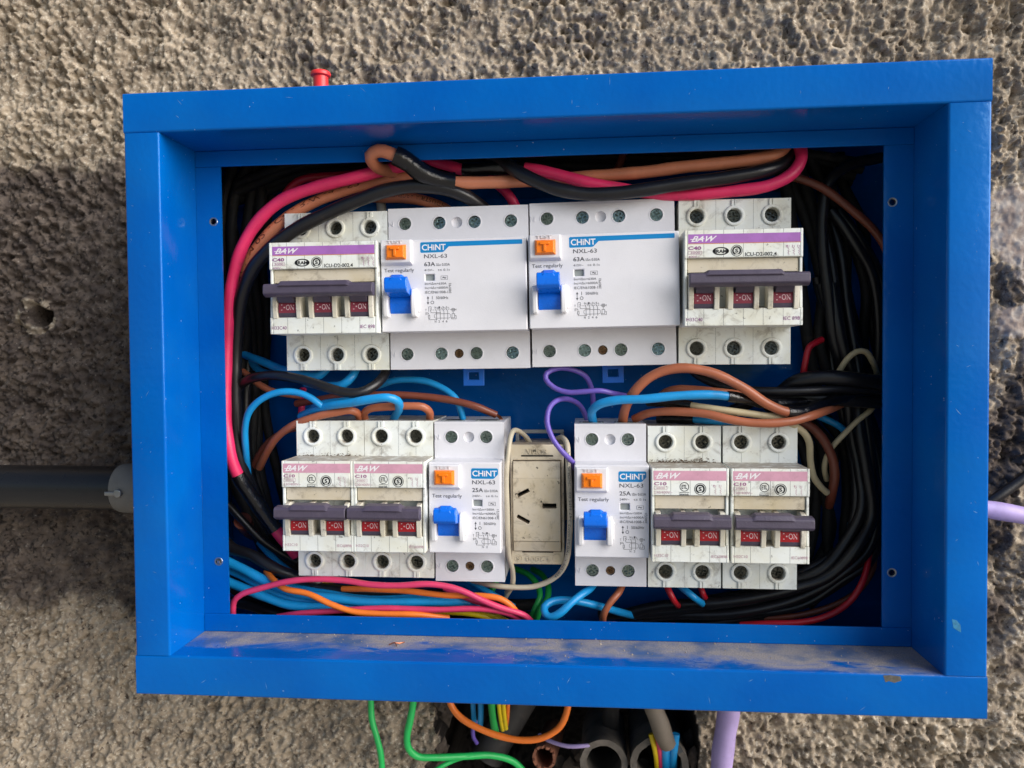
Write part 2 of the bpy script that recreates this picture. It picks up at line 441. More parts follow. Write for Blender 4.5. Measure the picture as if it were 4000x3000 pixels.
# screw head with a real cross recess
def cross(r, w):
    return [(w, w), (r, w), (r, -w), (w, -w), (w, -r), (-w, -r), (-w, -w), (-r, -w), (-r, w), (-w, w), (-w, r), (w, r)]
def screw_mesh(r, rot):
    mb = MB(); c, s_ = math.cos(rot), math.sin(rot)
    X = [(a * c - b * s_, a * s_ + b * c) for a, b in cross(r * .62, r * .15)]
    mb.prism(circ(0, 0, r * .93, 20), [X], 0, 1.8, back=False)
    mb.disc_y(0, 0, 1.75, 2.0, r * .8, n=8)
    # a slot and serrations cut across the head
    for q in range(4):
        t = rot + math.pi / 4 + q * math.pi / 2
        a, b = math.cos(t) * r * .66, math.sin(t) * r * .66
        mb.frustum((a - .8, a + .8, b - .6, b + .6), .15, (a - .1, a + .55, b - .35, b + .05), -.55)
    return mb
def screw(x, z, y, r, mat, parent, rot, name='terminal_screw'):
    o = screw_mesh(r, rot).build(name, mat, parent, sharp=25)
    o.location = (x * MM, y * MM, z * MM)
    o.rotation_euler = (random.uniform(-.12, .12), 0, random.uniform(-.12, .12))
    return o

# ------------------------------------------------------------------ wall behind
def build_wall():
    x0, x1, z0, z1, st = -500.0, 500.0, -320.0, 350.0, 0.84
    nx, nz = int((x1 - x0) / st) + 1, int((z1 - z0) / st) + 1
    rng = np.random.default_rng(11)
    X, Z = np.meshgrid(np.linspace(x0, x1, nx), np.linspace(z0, z1, nz))
    def vnoise(cell, seed):
        g = np.random.default_rng(seed)
        kx, kz = int((x1 - x0) / cell) + 3, int((z1 - z0) / cell) + 3
        L = g.random((kz, kx))
        u = (X - x0) / cell; v = (Z - z0) / cell
        i = u.astype(int); j = v.astype(int); fu = u - i; fv = v - j
        fu = fu * fu * (3 - 2 * fu); fv = fv * fv * (3 - 2 * fv)
        return (L[j, i] * (1 - fu) + L[j, i + 1] * fu) * (1 - fv) + (L[j + 1, i] * (1 - fu) + L[j + 1, i + 1] * fu) * fv
    def worley(cell, seed):
        g = np.random.default_rng(seed)
        kx, kz = int((x1 - x0) / cell) + 4, int((z1 - z0) / cell) + 4
        px, pz = g.random((kz, kx)), g.random((kz, kx))
        u = (X - x0) / cell + 1; v = (Z - z0) / cell + 1
        i = u.astype(int); j = v.astype(int); best = np.full(X.shape, 9.0)
        for a in (-1, 0, 1):
            for b in (-1, 0, 1):
                ii, jj = i + a, j + b
                dx = ii + px[jj, ii] - u; dz = jj + pz[jj, ii] - v
                best = np.minimum(best, dx * dx + dz * dz)
        return np.sqrt(best)
    wx, wz = vnoise(9, 3) * 3, vnoise(9, 4) * 3
    rid = lambda c, s: 1 - np.abs(2 * vnoise(c, s) - 1)
    rough = .78 + .75 * np.clip((vnoise(42, 25) * .7 + vnoise(17, 26) * .3 - .28) * 2.4, 0, 1)
    h = (vnoise(70, 1) - .5) * 5 + (vnoise(22, 2) - .5) * 3.0 + (vnoise(12, 23) - .5) * 2.4
    h += rough * ((vnoise(6.2, 5) - .5) * 2.2 + (vnoise(4.0, 6) - .5) * 2.6 + (vnoise(3.0, 29) - .5) * 2.4 + (vnoise(1.65, 7) - .5) * 2.6)
    crev = np.clip(vnoise(5.2, 30) * .5 + vnoise(2.5, 33) * .35 + vnoise(11, 34) * .15 - .56, 0, 1)
    h -= rough * crev * 13
    knob = np.clip(vnoise(4.4, 35) * .5 + vnoise(2.0, 36) * .5 - .60, 0, 1)
    h += rough * knob * 8
    pits = np.clip(1 - worley(15.0, 10) * 4.2, 0, 1)                 # a few blow holes
    h -= pits ** .6 * 2.6 * (vnoise(16, 12) > .5)
    # bigger vesicles low on the right
    big = np.clip(1 - worley(17, 13) * 2.6, 0, 1)
    h -= big ** .5 * 5.0 * np.clip((X - 215) / 15, 0, 1) * (vnoise(30, 14) > .5)
    # plaster patches are smoother
    pl = np.zeros_like(X)
    for cx, cz, rx, rz in ((268, 92, 17, 24), (280, 75, 14, 26), (272, 36, 16, 10), (283, 18, 10, 14)):
        pl = np.maximum(pl, np.clip(1.35 - np.hypot((X - cx) / rx, (Z - cz) / rz), 0, 1))
    pl_n = np.clip(pl + (vnoise(10, 15) - .5) * .5, 0, 1) * (pl > 0)
    h = h * (1 - .7 * np.clip(pl_n * 1.5, 0, 1)) + 1.6 * np.clip(pl_n * 2, 0, 1)
    # drilled hole at the left
    d = np.hypot((X + 329.5) * .85, (Z - 47.8)) + (vnoise(5, 16) - .5) * 2.4
    h -= 24 * np.clip((7.3 - d) / 1.4, 0, 1)
    # chased-out opening under the box
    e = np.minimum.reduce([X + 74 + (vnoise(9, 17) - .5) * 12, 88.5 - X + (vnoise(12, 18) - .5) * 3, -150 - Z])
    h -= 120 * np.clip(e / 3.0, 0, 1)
    # courses: block joints just show as shallow dips
    for zz in (150, -150):
        h -= 1.2 * np.exp(-((Z - zz + (vnoise(25, 19) - .5) * 8) / 4) ** 2)
    # sooty stain along the conduit's course; right side blotchy; shade painted into the opening
    wob = (vnoise(48, 20) - .5) * 40 + (vnoise(15, 21) - .5) * 22 + (vnoise(6, 28) - .5) * 10
    band = .92 * np.clip((158 - Z + wob * .6) / 34, 0, 1) * np.clip((Z + 166 + wob * .6) / 56, 0, 1)
    soot_shade = np.where(X < 0, band, 0.0)
    rb = np.clip((96 - Z + wob * 2) / 20, 0, 1) * np.clip((Z + 185 + wob) / 40, 0, 1)
    soot_shade = np.where(X > 150, rb * np.clip(.18 + vnoise(26, 22) * 1.05, 0, 1), soot_shade)
    soot_shade = np.clip(soot_shade, 0, 1) - .75 * np.exp(-((np.hypot((X + 331) * .8, Z - 48) - 9.5) / 3.0) ** 2) * (vnoise(5, 24) > .42); soot_shade = np.clip(soot_shade, -.3, 1); soot_shade = np.where(e > -1, 1.6, soot_shade)  # top mask value marks the opening, where shade is painted in
    Y = 114 - h
    keep_v = ~((X > -186) & (X < 186) & (Z > -131) & (Z < 131))     # never seen behind the box
    idx = np.arange(nx * nz).reshape(nz, nx)
    q = np.stack([idx[:-1, :-1], idx[:-1, 1:], idx[1:, 1:], idx[1:, :-1]], -1).reshape(-1, 4)
    kq = keep_v.reshape(-1)[q].all(1); q = q[kq]
    used = np.zeros(nx * nz, bool); used[q.ravel()] = True
    remap = np.cumsum(used) - 1
    co = np.stack([X.ravel(), Y.ravel(), Z.ravel()], 1)[used] * MM
    q = remap[q]
    # plain continuation of the wall outside the close-up
    n0 = len(co)
    B = 2.5
    ext = np.array([(x0 * MM, .1165, z0 * MM), (x1 * MM, .1165, z0 * MM), (x1 * MM, .1165, z1 * MM), (x0 * MM, .1165, z1 * MM),
                    (-B, .1165, -B), (B, .1165, -B), (B, .1165, B), (-B, .1165, B)])
    eq = np.array([(4, 5, 1, 0), (5, 6, 2, 1), (6, 7, 3, 2), (7, 4, 0, 3)]) + n0
    co = np.vstack([co, ext]); q = np.vstack([q, eq])
    me = bpy.data.meshes.new('concrete_wall')
    me.vertices.add(len(co)); me.vertices.foreach_set('co', co.astype(np.float32).ravel())
    me.loops.add(len(q) * 4); me.loops.foreach_set('vertex_index', q.astype(np.int32).ravel())
    me.polygons.add(len(q)); me.polygons.foreach_set('loop_start', np.arange(0, len(q) * 4, 4, dtype=np.int32))
    me.update(calc_edges=True)
    for nm, A in (('soot_shade', soot_shade), ('plaster', pl)):
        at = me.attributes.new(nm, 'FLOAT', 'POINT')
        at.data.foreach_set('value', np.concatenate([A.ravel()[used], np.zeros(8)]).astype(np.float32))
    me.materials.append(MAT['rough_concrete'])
    me.shade_smooth()
    o = bpy.data.objects.new('concrete_wall', me); col.objects.link(o)
    tag(o, 'rough grey pitted concrete wall behind the blue box, sooty in a band', 'wall')
build_wall()
gm = MB(); gm.add([(-9000, 130, -1350), (9000, 130, -1350), (9000, -9000, -1350), (-9000, -9000, -1350)], [(0, 1, 2, 3)])
simple('pale_ground', (168, 162, 152), .9, var=.25, vscale=3)
gm.build('ground', 'pale_ground')['kind'] = 'structure'  # ground out of view, added to bounce fill light up from below

# ------------------------------------------------------------------ the blue box
W2, H2, DP = 200.0, 146.91, 108.0
RT, RR, RB, RL = 19.28, 18.50, 19.65, 17.90
RD = 35.3
FT, FR, FB, FL = 8.26, 13.94, 9.52, 13.70
box = thing('electrical_enclosure', 'open blue painted steel distribution box with a deep rimmed frame on the concrete wall', 'electrical box', (0, DP, -H2))
def BX(mb, name, mats, **k):          # build in box space but keep the Empty at the base of its back
    o = mb.build(name, mats, box, **k)
    o.location = (o.location.x, o.location.y - DP * MM, o.location.z + H2 * MM)
    return o
def bend(pts, r, n=5):
    """round the inner corners of a 2d polyline"""
    out = [pts[0]]
    for a, b, c in zip(pts[:-2], pts[1:-1], pts[2:]):
        a, b, c = Vector(a), Vector(b), Vector(c)
        u, v = (a - b).normalized(), (c - b).normalized()
        p, q = b + u * r, b + v * r; ce = b + u * r + v * r
        for i in range(n + 1):
            t = i / n * math.pi / 2
            out.append(tuple(ce - v * r * math.cos(t) - u * r * math.sin(t)))
    out.append(pts[-1]); return out
def thick(pl, t):
    """closed outline of a sheet of thickness t laid to the left of a polyline"""
    n = len(pl); off = []
    for i in range(n):
        a = Vector(pl[max(i - 1, 0)]); b = Vector(pl[min(i + 1, n - 1)]); d = (b - a).normalized()
        off.append((pl[i][0] - d.y * t, pl[i][1] + d.x * t))
    return list(pl) + off[::-1]
def sweep(mb, outl, f, ends):
    k = len(outl); h = k // 2
    V = [f(c, y, e) for e in ends for c, y in outl]
    F = [(i, i + k, (i + 1) % k + k, (i + 1) % k) for i in range(k)]
    for e in (0, k): F += [(e + i, e + i + 1, e + k - 2 - i, e + k - 1 - i) for i in range(h - 1)]
    mb.add(V, F)
def rail(kind):
    # (cross, depth) profile from the back edge of the outer side, round the front, to the recess floor
    w = dict(t=RT, b=RB, l=RL, r=RR)[kind]
    mb = MB()
    sg = 1 if kind in 'tr' else -1
    if kind in 'tb':
        f = lambda c, y, x: (x, y, sg * (H2 - c))
        sweep(mb, thick(bend([(0, DP), (0, 0), (w, 0), (w, 1.3)], 1.2), 1.1), f, (-W2, W2))
        sweep(mb, thick([(w, 1.3), (w, RD)], 1.1), f, (-W2 + RL + .03, W2 - RR - .03))
        for sx in (-1, 1):
            z0, z1 = sorted((sg * (H2 - 1.2), sg * (H2 - w + .2)))
            mb.box(*sorted((sx * (W2 - .02), sx * (W2 - 1.2))), .35, DP, z0, z1)
    else:
        f = lambda c, y, z: (sg * (W2 - c), y, z)
        sweep(mb, thick(bend([(0, DP), (0, 0), (w, 0), (w, RD)], 1.2), 1.1), f, (-H2 + RB + .06, H2 - RT - .06))
    return mb
for kd in 'tblr': BX(rail(kd), 'frame_rail', 'blue_enamel_dusty' if kd == 'b' else 'blue_enamel', sharp=40)
def hole_edge(x, z): return circ(x, z, 1.9, 16)
ix0, ix1, iz0, iz1 = -W2 + RL, W2 - RR, -H2 + RB, H2 - RT
fl = MB(); fl.prism(rect(ix0 + .1, ix1 - .1, iz1 - FT, iz1 - .1), [], RD - .5, RD + .7); BX(fl, 'inner_flange', 'blue_enamel', bevel=.3)
fl = MB(); fl.prism(rect(ix0 + .1, ix1 - .1, iz0 + .1, iz0 + FB), [], RD - .5, RD + .7); BX(fl, 'inner_flange', 'blue_enamel', bevel=.3)
fl = MB(); fl.prism(rect(ix0 + .1, ix0 + FL, iz0 + FB + .15, iz1 - FT - .15), [hole_edge(-172.8, 90.8), hole_edge(-173.7, -89.6)], RD, RD + 1.2); BX(fl, 'inner_flange', 'blue_enamel')
fl = MB(); fl.prism(rect(ix1 - FR, ix1 - .1, iz0 + FB + .15, iz1 - FT - .15), [hole_edge(171.6, 91.7), hole_edge(172.2, -90.4)], RD, RD + 1.2); BX(fl, 'inner_flange', 'blue_enamel')
for x, z, full in ((-172.8, 90.8, 0), (-173.7, -89.6, 1), (171.6, 91.7, 0), (172.2, -90.4, 0)):
    mb = MB(); mb.ring_y(x, z, 1.55, 2.35, RD - .12, RD + 1.4, 16, .15)
    if full: mb.frustum((x - 1.3, x + 1.3, z - 1.3, z + 1.3), RD + .9, (x - .5, x + .9, z - .9, z + .5), RD - .9)
    BX(mb, 'screw_hole', 'steel')
bp = MB(); bp.box(-W2 + 1.3, W2 - 1.3, DP - 1.4, DP - .2, -H2 + 1.3, H2 - 1.3); BX(bp, 'back_panel', 'blue_enamel')
mp = MB(); mp.box(-150, 150, 99, 100.2, -112, 112); BX(mp, 'mounting_plate', 'blue_enamel', bevel=.4)
for zc in (54.5, -59.5):
    mb = MB()
    for s_ in (1, -1):
        mb.ext_x([(91.0, zc + s_ * 17.5), (92.0, zc + s_ * 17.5), (92.0, zc + s_ * 12.5), (99, zc + s_ * 12.5), (99, zc + s_ * 11.5), (91, zc + s_ * 11.5)], -142, 136)
    mb.box(-142, 136, 98, 99, zc - 11.5, zc + 11.5)
    BX(mb, 'din_rail', 'rail_grey')
# chips in the paint and a worn spot on the bottom rail
mb = MB(); mb.prism([(155, -127.9), (158, -127.6), (162.5, -128.1), (163, -130), (160, -131.1), (157.5, -130.4), (156, -131)], [], -.05, .02); BX(mb, 'paint_chip', 'bare_rust')
mb = MB(); mb.prism([(184.6, -101.5), (186.5, -102), (188.2, -104), (188.5, -107.5), (187, -106.6), (185.2, -105.5)], [], -.05, .02); BX(mb, 'paint_chip', 'smear_blue')
gr = MB(); rg = random.Random(3)
for i in range(260):
    x = rg.uniform(-178, 178); y = 35 - abs(rg.gauss(0, 11)); r = rg.choice((.16, .2, .25, .3, .45)) * (1.5 if rg.random() < .05 else 1)
    if y < 2: continue
    z = iz0 + .02
    a = rg.uniform(0, 2)
    P = [(x + r * math.cos(a + q * 2.09), y + r * math.sin(a + q * 2.09), z) for q in range(3)] + [(x, y, z + r * 1.2)]
    gr.add(P, [(0, 2, 1), (0, 1, 3), (1, 2, 3), (2, 0, 3)])
g = BX(gr, 'dust_grains', 'dust_grain'); g['kind'] = 'stuff'
sg_ = MB(); rg = random.Random(12)
for i in range(64):
    k_ = i % 4; L = rg.choice((.8, 1.2, 1.6, 2.4, 4.0)); wd = rg.uniform(.07, .16); a = rg.choice((0, 90)) + rg.gauss(0, 28)
    if k_ == 0: x, z = rg.uniform(-190, 190), rg.uniform(H2 - RT + 2, H2 - 2)
    elif k_ == 1: x, z = rg.uniform(-190, 190), rg.uniform(-H2 + 2, -H2 + RB - 2)
    elif k_ == 2: x, z = rg.uniform(-W2 + 2, -W2 + RL - 3), rg.uniform(-120, 120)
    else: x, z = rg.uniform(W2 - RR + 3, W2 - 2), rg.uniform(-120, 120)
    c_, s_ = math.cos(R(a)) * L / 2, math.sin(R(a)) * L / 2; nx_, nz_ = -math.sin(R(a)) * wd, math.cos(R(a)) * wd
    sg_.add([(x - c_, -.03, z - s_), (x + nx_, -.03, z + nz_), (x + c_, -.03, z + s_), (x - nx_, -.03, z - nz_)], [(0, 1, 2, 3)])
simple('scratch', (96, 150, 205), .5, var=.5, vscale=300)
g = BX(sg_, 'scratches', 'scratch', recalc=False); g['kind'] = 'stuff'
# copper offcut lying in the dust
mb = MB()
mb.tube([(-78, 21, -126.9), (-76, 22, -126.2), (-73, 22.5, -126.7), (-71, 25, -126.9)], .28, 6)
mb.tube([(-76, 24, -126.9), (-75, 21, -125.6), (-73.6, 19, -126.9)], .25, 6)
tag(mb.build('copper_offcut', 'copper', origin=(-75, 22, -127.26)), 'tiny bright copper wire offcut lying in the dust on the lower ledge', 'wire offcut')

# ------------------------------------------------------------------ breakers: local origin at the rail, terminal face at y = T
T = -50.0
RAIL_Y = 95.0
def baw(npole, name, label, loc, rot, group, old):
    w = 18.72 * npole if npole == 3 else 18.68 * npole
    root = thing(name, label, 'circuit breaker', loc, rot, group)
    hw = w / 2 - .12; N = 23.2; NY = T - 22
    p = w / npole
    xc = [-w / 2 + p * (i + .49) for i in range(npole)]
    mb = MB()
    mb.box(-hw, hw, T + 8, -8, -42, 42)
    for sg in (1, -1):
        z0, z1 = sorted((sg * N, sg * 42))
        tk = MB(); tk.prism(rect(-hw, hw, z0, z1), [circ(x, sg * (42 - 8.3), 3.6) for x in xc], T, T + 8); tk.build('terminal_block', 'old_ivory', root, sharp=30)
    # nose: label step, recessed middle, lower step
    mb.ext_x([(NY, N), (NY, N - 13.5), (NY + 2.6, N - 13.7), (NY + 3.4, N - 20), (NY + 9, N - 21), (NY + 9, -N + 9.6), (NY, -N + 8.4), (NY, -N), (T + 8, -N), (T + 8, N)], -hw + 1.4, hw - 1.4)
    for sx in (-1, 1):
        mb.ext_x([(NY, N), (NY, N - 13.5), (NY + 1.2, N - 14), (NY + 1.2, N - 27), (NY + .6, N - 33), (NY + .6, -N + 8.6), (NY, -N + 8.4), (NY, -N), (T + 8, -N), (T + 8, N)], *sorted((sx * hw, sx * (hw - 1.38))))
    mb.build('housing', 'old_ivory', root, bevel=.35)
    # raised keyhole surrounds
    for x in xc:
        for sg in (1, -1):
            kb = MB()
            cz = sg * (42 - 8.3)
            kb.ring_y(x, cz, 3.75, 5.25, T - .85, T + .3)
            z0, z1 = sorted((sg * (42 - 8.3 + 4.9), sg * 41.8))
            kb.box(x - 1.4, x - .2, T - .85, T + .3, z0, z1); kb.box(x + .2, x + 1.4, T - .85, T + .3, z0, z1)
            kb.build('terminal_collar', 'old_ivory', root, sharp=50)
    sm = MB()                                               # moulding seams
    for i in range(npole * 2 - 1):
        x = -w / 2 + p * (i + 1) / 2
        for z0, z1 in ((N - 13.3, N - .2), (-N + .2, -N + 8.2)):
            sm.box(x - .06, x + .06, NY - .04, NY + .05, z0, z1)
        for sg in (1, -1):
            if i % 2: z0, z1 = sorted((sg * (N + .2), sg * 41.8))
            else: z0, z1 = sorted((sg * (N + .2), sg * (42 - 14)))
            sm.box(x - .05, x + .05, T - .04, T + .05, z0, z1)
    sm.build('seam', 'ink_grey', root)['kind'] = 'stuff'
    rs = random.Random(len(label))
    for x in xc:
        for sg in (1, -1): screw(x + .2, sg * (42 - 8.3), T + 3.2, 3.5, 'screw_dark', root, rs.uniform(0, 1.5))
    cv = MB(); cv.prism(rect(-hw + 1.7, hw - 1.7, N - 20.3, N - 13.9), [], NY + 1.9, NY + 3.2); cv.build('cover_strip', 'window_cream', root, bevel=.3)
    # toggles: a barrel per pole between two fins, one bar tying them together
    for x in xc:
        x0, x1 = x - 4.75, x + 5.0
        br = MB(); pr = []
        for i in range(15):
            t = R(-75 + 150 * i / 14); pr.append((NY + 9.4 - 9.6 * math.cos(t), -10.5 + 9.6 * math.sin(t)))
        br.ext_x(pr, x0 + .25, x1 - .25)
        b = br.build('toggle', 'toggle_plum', root, sharp=40)
        fm = lambda X, Z, d: (X, NY + 9.4 - math.sqrt(max((9.6 + d) ** 2 - (Z + 10.5) ** 2, 0)), Z)
        mats = ['flag_maroon' if old else 'flag_red', 'flag_ink']
        fl_ = Print(0, N, NY, mats, fm)
        tt = [30.2, 31.4, 32.6, 33.8, 35.0, 35.7]
        for a, c in zip(tt[:-1], tt[1:]): fl_.rect(x0 + .3, x1 - .3, a, c, mats[0], 0)
        fl_.rect(x0 + 1.6, x0 + 2.3, 31.4, 34.4, 'flag_ink', 1); fl_.rect(x0 + 3.0, x0 + 3.65, 32.6, 33.25, 'flag_ink', 1); fl_.text('ON', x0 + 4.2, x1 - 1.5, 31.5, 34.3, 'flag_ink', 1, bold=.004)
        fl_.done('flag', b)
        for a, c in ((x0 - 2.5, x0), (x1, x1 + 2.4)):
            fn = MB(); a2, c2 = max(a, -hw + .1), min(c, hw - .1)
            pf = [(NY + 6, 2.0), (NY + .2, 1.6)]
            for i in range(9):
                t = i / 8; pf.append((NY - .1 - 1.5 * math.sin(math.pi * (.15 + .75 * t)), 1.0 - 16.3 * t))
            pf += [(NY + 2.5, -15.9), (NY + 6, -15.6)]
            fn.ext_x(pf, a2, c2); fn.build('guard_fin', 'old_cream', root, bevel=.3)
        st = MB(); st.ext_x([(NY - 9, -.8), (NY - 2.0, -7.2), (NY - .2, -7.6), (NY + 1, -3), (NY - 5, 1.5)], x0 + .9, x1 - .5)
        st.build('toggle_stem', 'toggle_plum', root, bevel=.25)
    tb = MB(); bw = hw - .4; sh_ = .7 if npole == 3 else -.4
    Y0 = NY - 11.4
    tb.ext_x([(Y0 + 5.5, 1.7), (Y0 + 1.0, 1.2), (Y0, .3), (Y0 - .3, -3.4), (Y0 + .5, -4.2), (Y0 + 2.8, -5.2), (Y0 + 5.5, -5.0)], -bw + sh_, bw + sh_)
    hx = .48 * w if npole == 3 else .36 * w
    c = -.02 * w
    tb2 = MB()
    k0, k1 = c - hx * .62, c + hx * .60
    V = [(k0 - 3.4, Y0 + .7, -.9), (k1 + 3.4, Y0 + .7, -.9), (k1 + 3.4, Y0 + 4.8, 1.3), (k0 - 3.4, Y0 + 4.8, 1.3),
         (k0, Y0 - 1.1, .2), (k1, Y0 - 1.1, .2), (k1, Y0 + .3, 2.5), (k0, Y0 + .3, 2.5), (k0, Y0 + 5.2, 3.0), (k1, Y0 + 5.2, 3.0)]
    tb2.add(V, [(0, 1, 5, 4), (4, 5, 6, 7), (7, 6, 9, 8), (0, 4, 7), (0, 7, 8, 3), (1, 6, 5), (1, 2, 9, 6), (3, 8, 9, 2), (0, 3, 2, 1)])
    b = tb.build('tie_bar', 'toggle_plum', root, bevel=.35)
    tb2.build('finger_grip', 'toggle_plum', b, bevel=.4, seg=2)
    # print
    if npole == 3:
        mats = ['band_violet', 'ink_white', 'ink_orange', 'ink_purple', 'ink_black', 'ink_lilac', 'old_ivory']
        P = Print(-w / 2, N, NY, mats)
        P.rect(1.9, w - 1.4, 2.1, 6.5, 'band_violet'); P.rect(1.9, w - 1.2, 6.55, 6.85, 'ink_orange')
        P.text('BAW', 3.3, 15.6, 3.0, 5.8, 'ink_white', 2, .018, .5); P.line([(2.9, 4.6), (9.6, 4.3)], .35, 'ink_white', 3); P.line([(11.3, 4.25), (14.2, 4.1)], .3, 'ink_white', 3)
        P.done('label_band', root); P.text('C40', 1.9, 8.1, 7.9, 9.6, 'ink_purple', 2, .03); P.frame(1.9, 8.4, 10.2, 11.8, .13, 'ink_lilac'); P.text('3000', 3.0, 7.6, 10.5, 11.5, 'ink_lilac', 2)
        P.text('400V~', 2.0, 7.3, 12.4, 13.4, 'ink_lilac', 2); P.done('rating_print', root, True)
        P.ring(17.4, 10.4, 1.95, 1.45, 'ink_black', 1, 2.0); P.text('IRAM', 14.6, 20.2, 9.6, 11.3, 'ink_black', 2, .03); P.line([(14.1, 9.9), (14.3, 11.0)], .7, 'ink_black'); P.line([(20.6, 9.9), (20.5, 11.0)], .7, 'ink_black')
        P.done('approval_mark', root)
        sx = 24.9
        P.text('ICU-D2-002.4', 28.9, 43.7, 11.2, 13.0, 'ink_black', 2, .012); P.done('type_print', root, True)
        for i in range(3):
            a = 48.2 + i * 2.5
            P.line([(a + .2, 9.0), (a + 1.2, 10.0), (a + 1.2, 10.6), (a + .6, 10.8), (a + 1.3, 11.3), (a + .6, 11.8), (a + 1.2, 12.2), (a + 1.2, 12.9)], .16, 'ink_lilac'); P.text('%d' % (2 * i + 1), a, a + .6, 8.1, 8.9, 'ink_lilac'); P.line([(a + 1.2, 8.2), (a + 1.2, 9.2), (a + .8, 9.2)], .16, 'ink_lilac')
        P.done('circuit_symbol', root, True)
        P.text('H33C40', 1.1, 8.8, 42.4, 44.1, 'ink_purple', 2); P.text('IEC 898', w - 9.2, w - 1.6, 42.2, 43.9, 'ink_purple', 2); P.done('type_print', root, True)
        sr = 2.75; sy = 10.3
    else:
        mats = ['band_pink', 'ink_white', 'ink_pale', 'ink_purple', 'ink_black', 'ink_lilac', 'old_ivory']
        P = Print(-w / 2, N, NY, mats)
        P.rect(1.0, w - 1.3, 1.4, 6.1, 'band_pink')
        P.text('BAW', 2.1, 14.2, 2.3, 5.3, 'ink_white', 2, .018, .5); P.line([(1.7, 4.0), (8.2, 3.7)], .35, 'ink_white', 3); P.line([(9.8, 3.65), (12.7, 3.5)], .3, 'ink_white', 3)
        P.done('label_band', root)
        P.text('C10', 1.3, 7.3, 6.9, 8.5, 'ink_lilac', 2, .03); P.frame(1.2, 7.6, 9.0, 10.7, .13, 'ink_pale'); P.text('3000', 2.2, 6.6, 9.35, 10.35, 'ink_pale', 2)
        P.text('230/400V~', 1.2, 10.2, 11.3, 12.6, 'ink_pale', 2); P.done('rating_print', root, True)
        P.ring(15.9, 9.2, 2.25, 1.95, 'ink_black'); P.text('ETL', 14.6, 17.2, 8.2, 10.2, 'ink_black', 2, .02); P.rect(13.6, 18.2, 11.8, 12.05, 'ink_black'); P.text('Intertek', 13.6, 18.1, 12.3, 13.4, 'ink_black', 2, .01)
        P.done('approval_mark', root)
        sx = 23.5; sr = 2.85; sy = 10.2
        for i in range(2):
            a = 29.8 + i * 2.5
            P.line([(a + .2, 9.0), (a + 1.2, 10.0), (a + 1.2, 10.6), (a + .6, 10.8), (a + 1.3, 11.3), (a + .6, 11.8), (a + 1.2, 12.2), (a + 1.2, 12.9)], .15, 'ink_pale'); P.text('%d' % (2 * i + 1), a, a + .6, 8.1, 8.9, 'ink_pale'); P.line([(a + 1.2, 8.2), (a + 1.2, 9.2), (a + .8, 9.2)], .15, 'ink_pale')
        P.done('circuit_symbol', root, True)
        P.text('H32C10', 1.5, 8.0, 42.4, 43.8, 'ink_pale', 2); P.text('IEC60898', w - 8.6, w - 1.0, 42.6, 44.0, 'ink_pale', 2); P.done('type_print', root, True)
    P.ring(sx, sy, sr, sr * .9, 'ink_black'); P.ring(sx, sy, sr * .78, sr * .52, 'ink_black', 1, 1, 24, -60, 250); P.ring(sx, sy, sr * .66, sr * .56, 'ink_black', 1, 1, 24); P.text('S', sx - sr * .26, sx + sr * .26, sy - sr * .36, sy + sr * .36, 'ink_black', 2, .03)
    P.done('approval_mark', root)
    return root

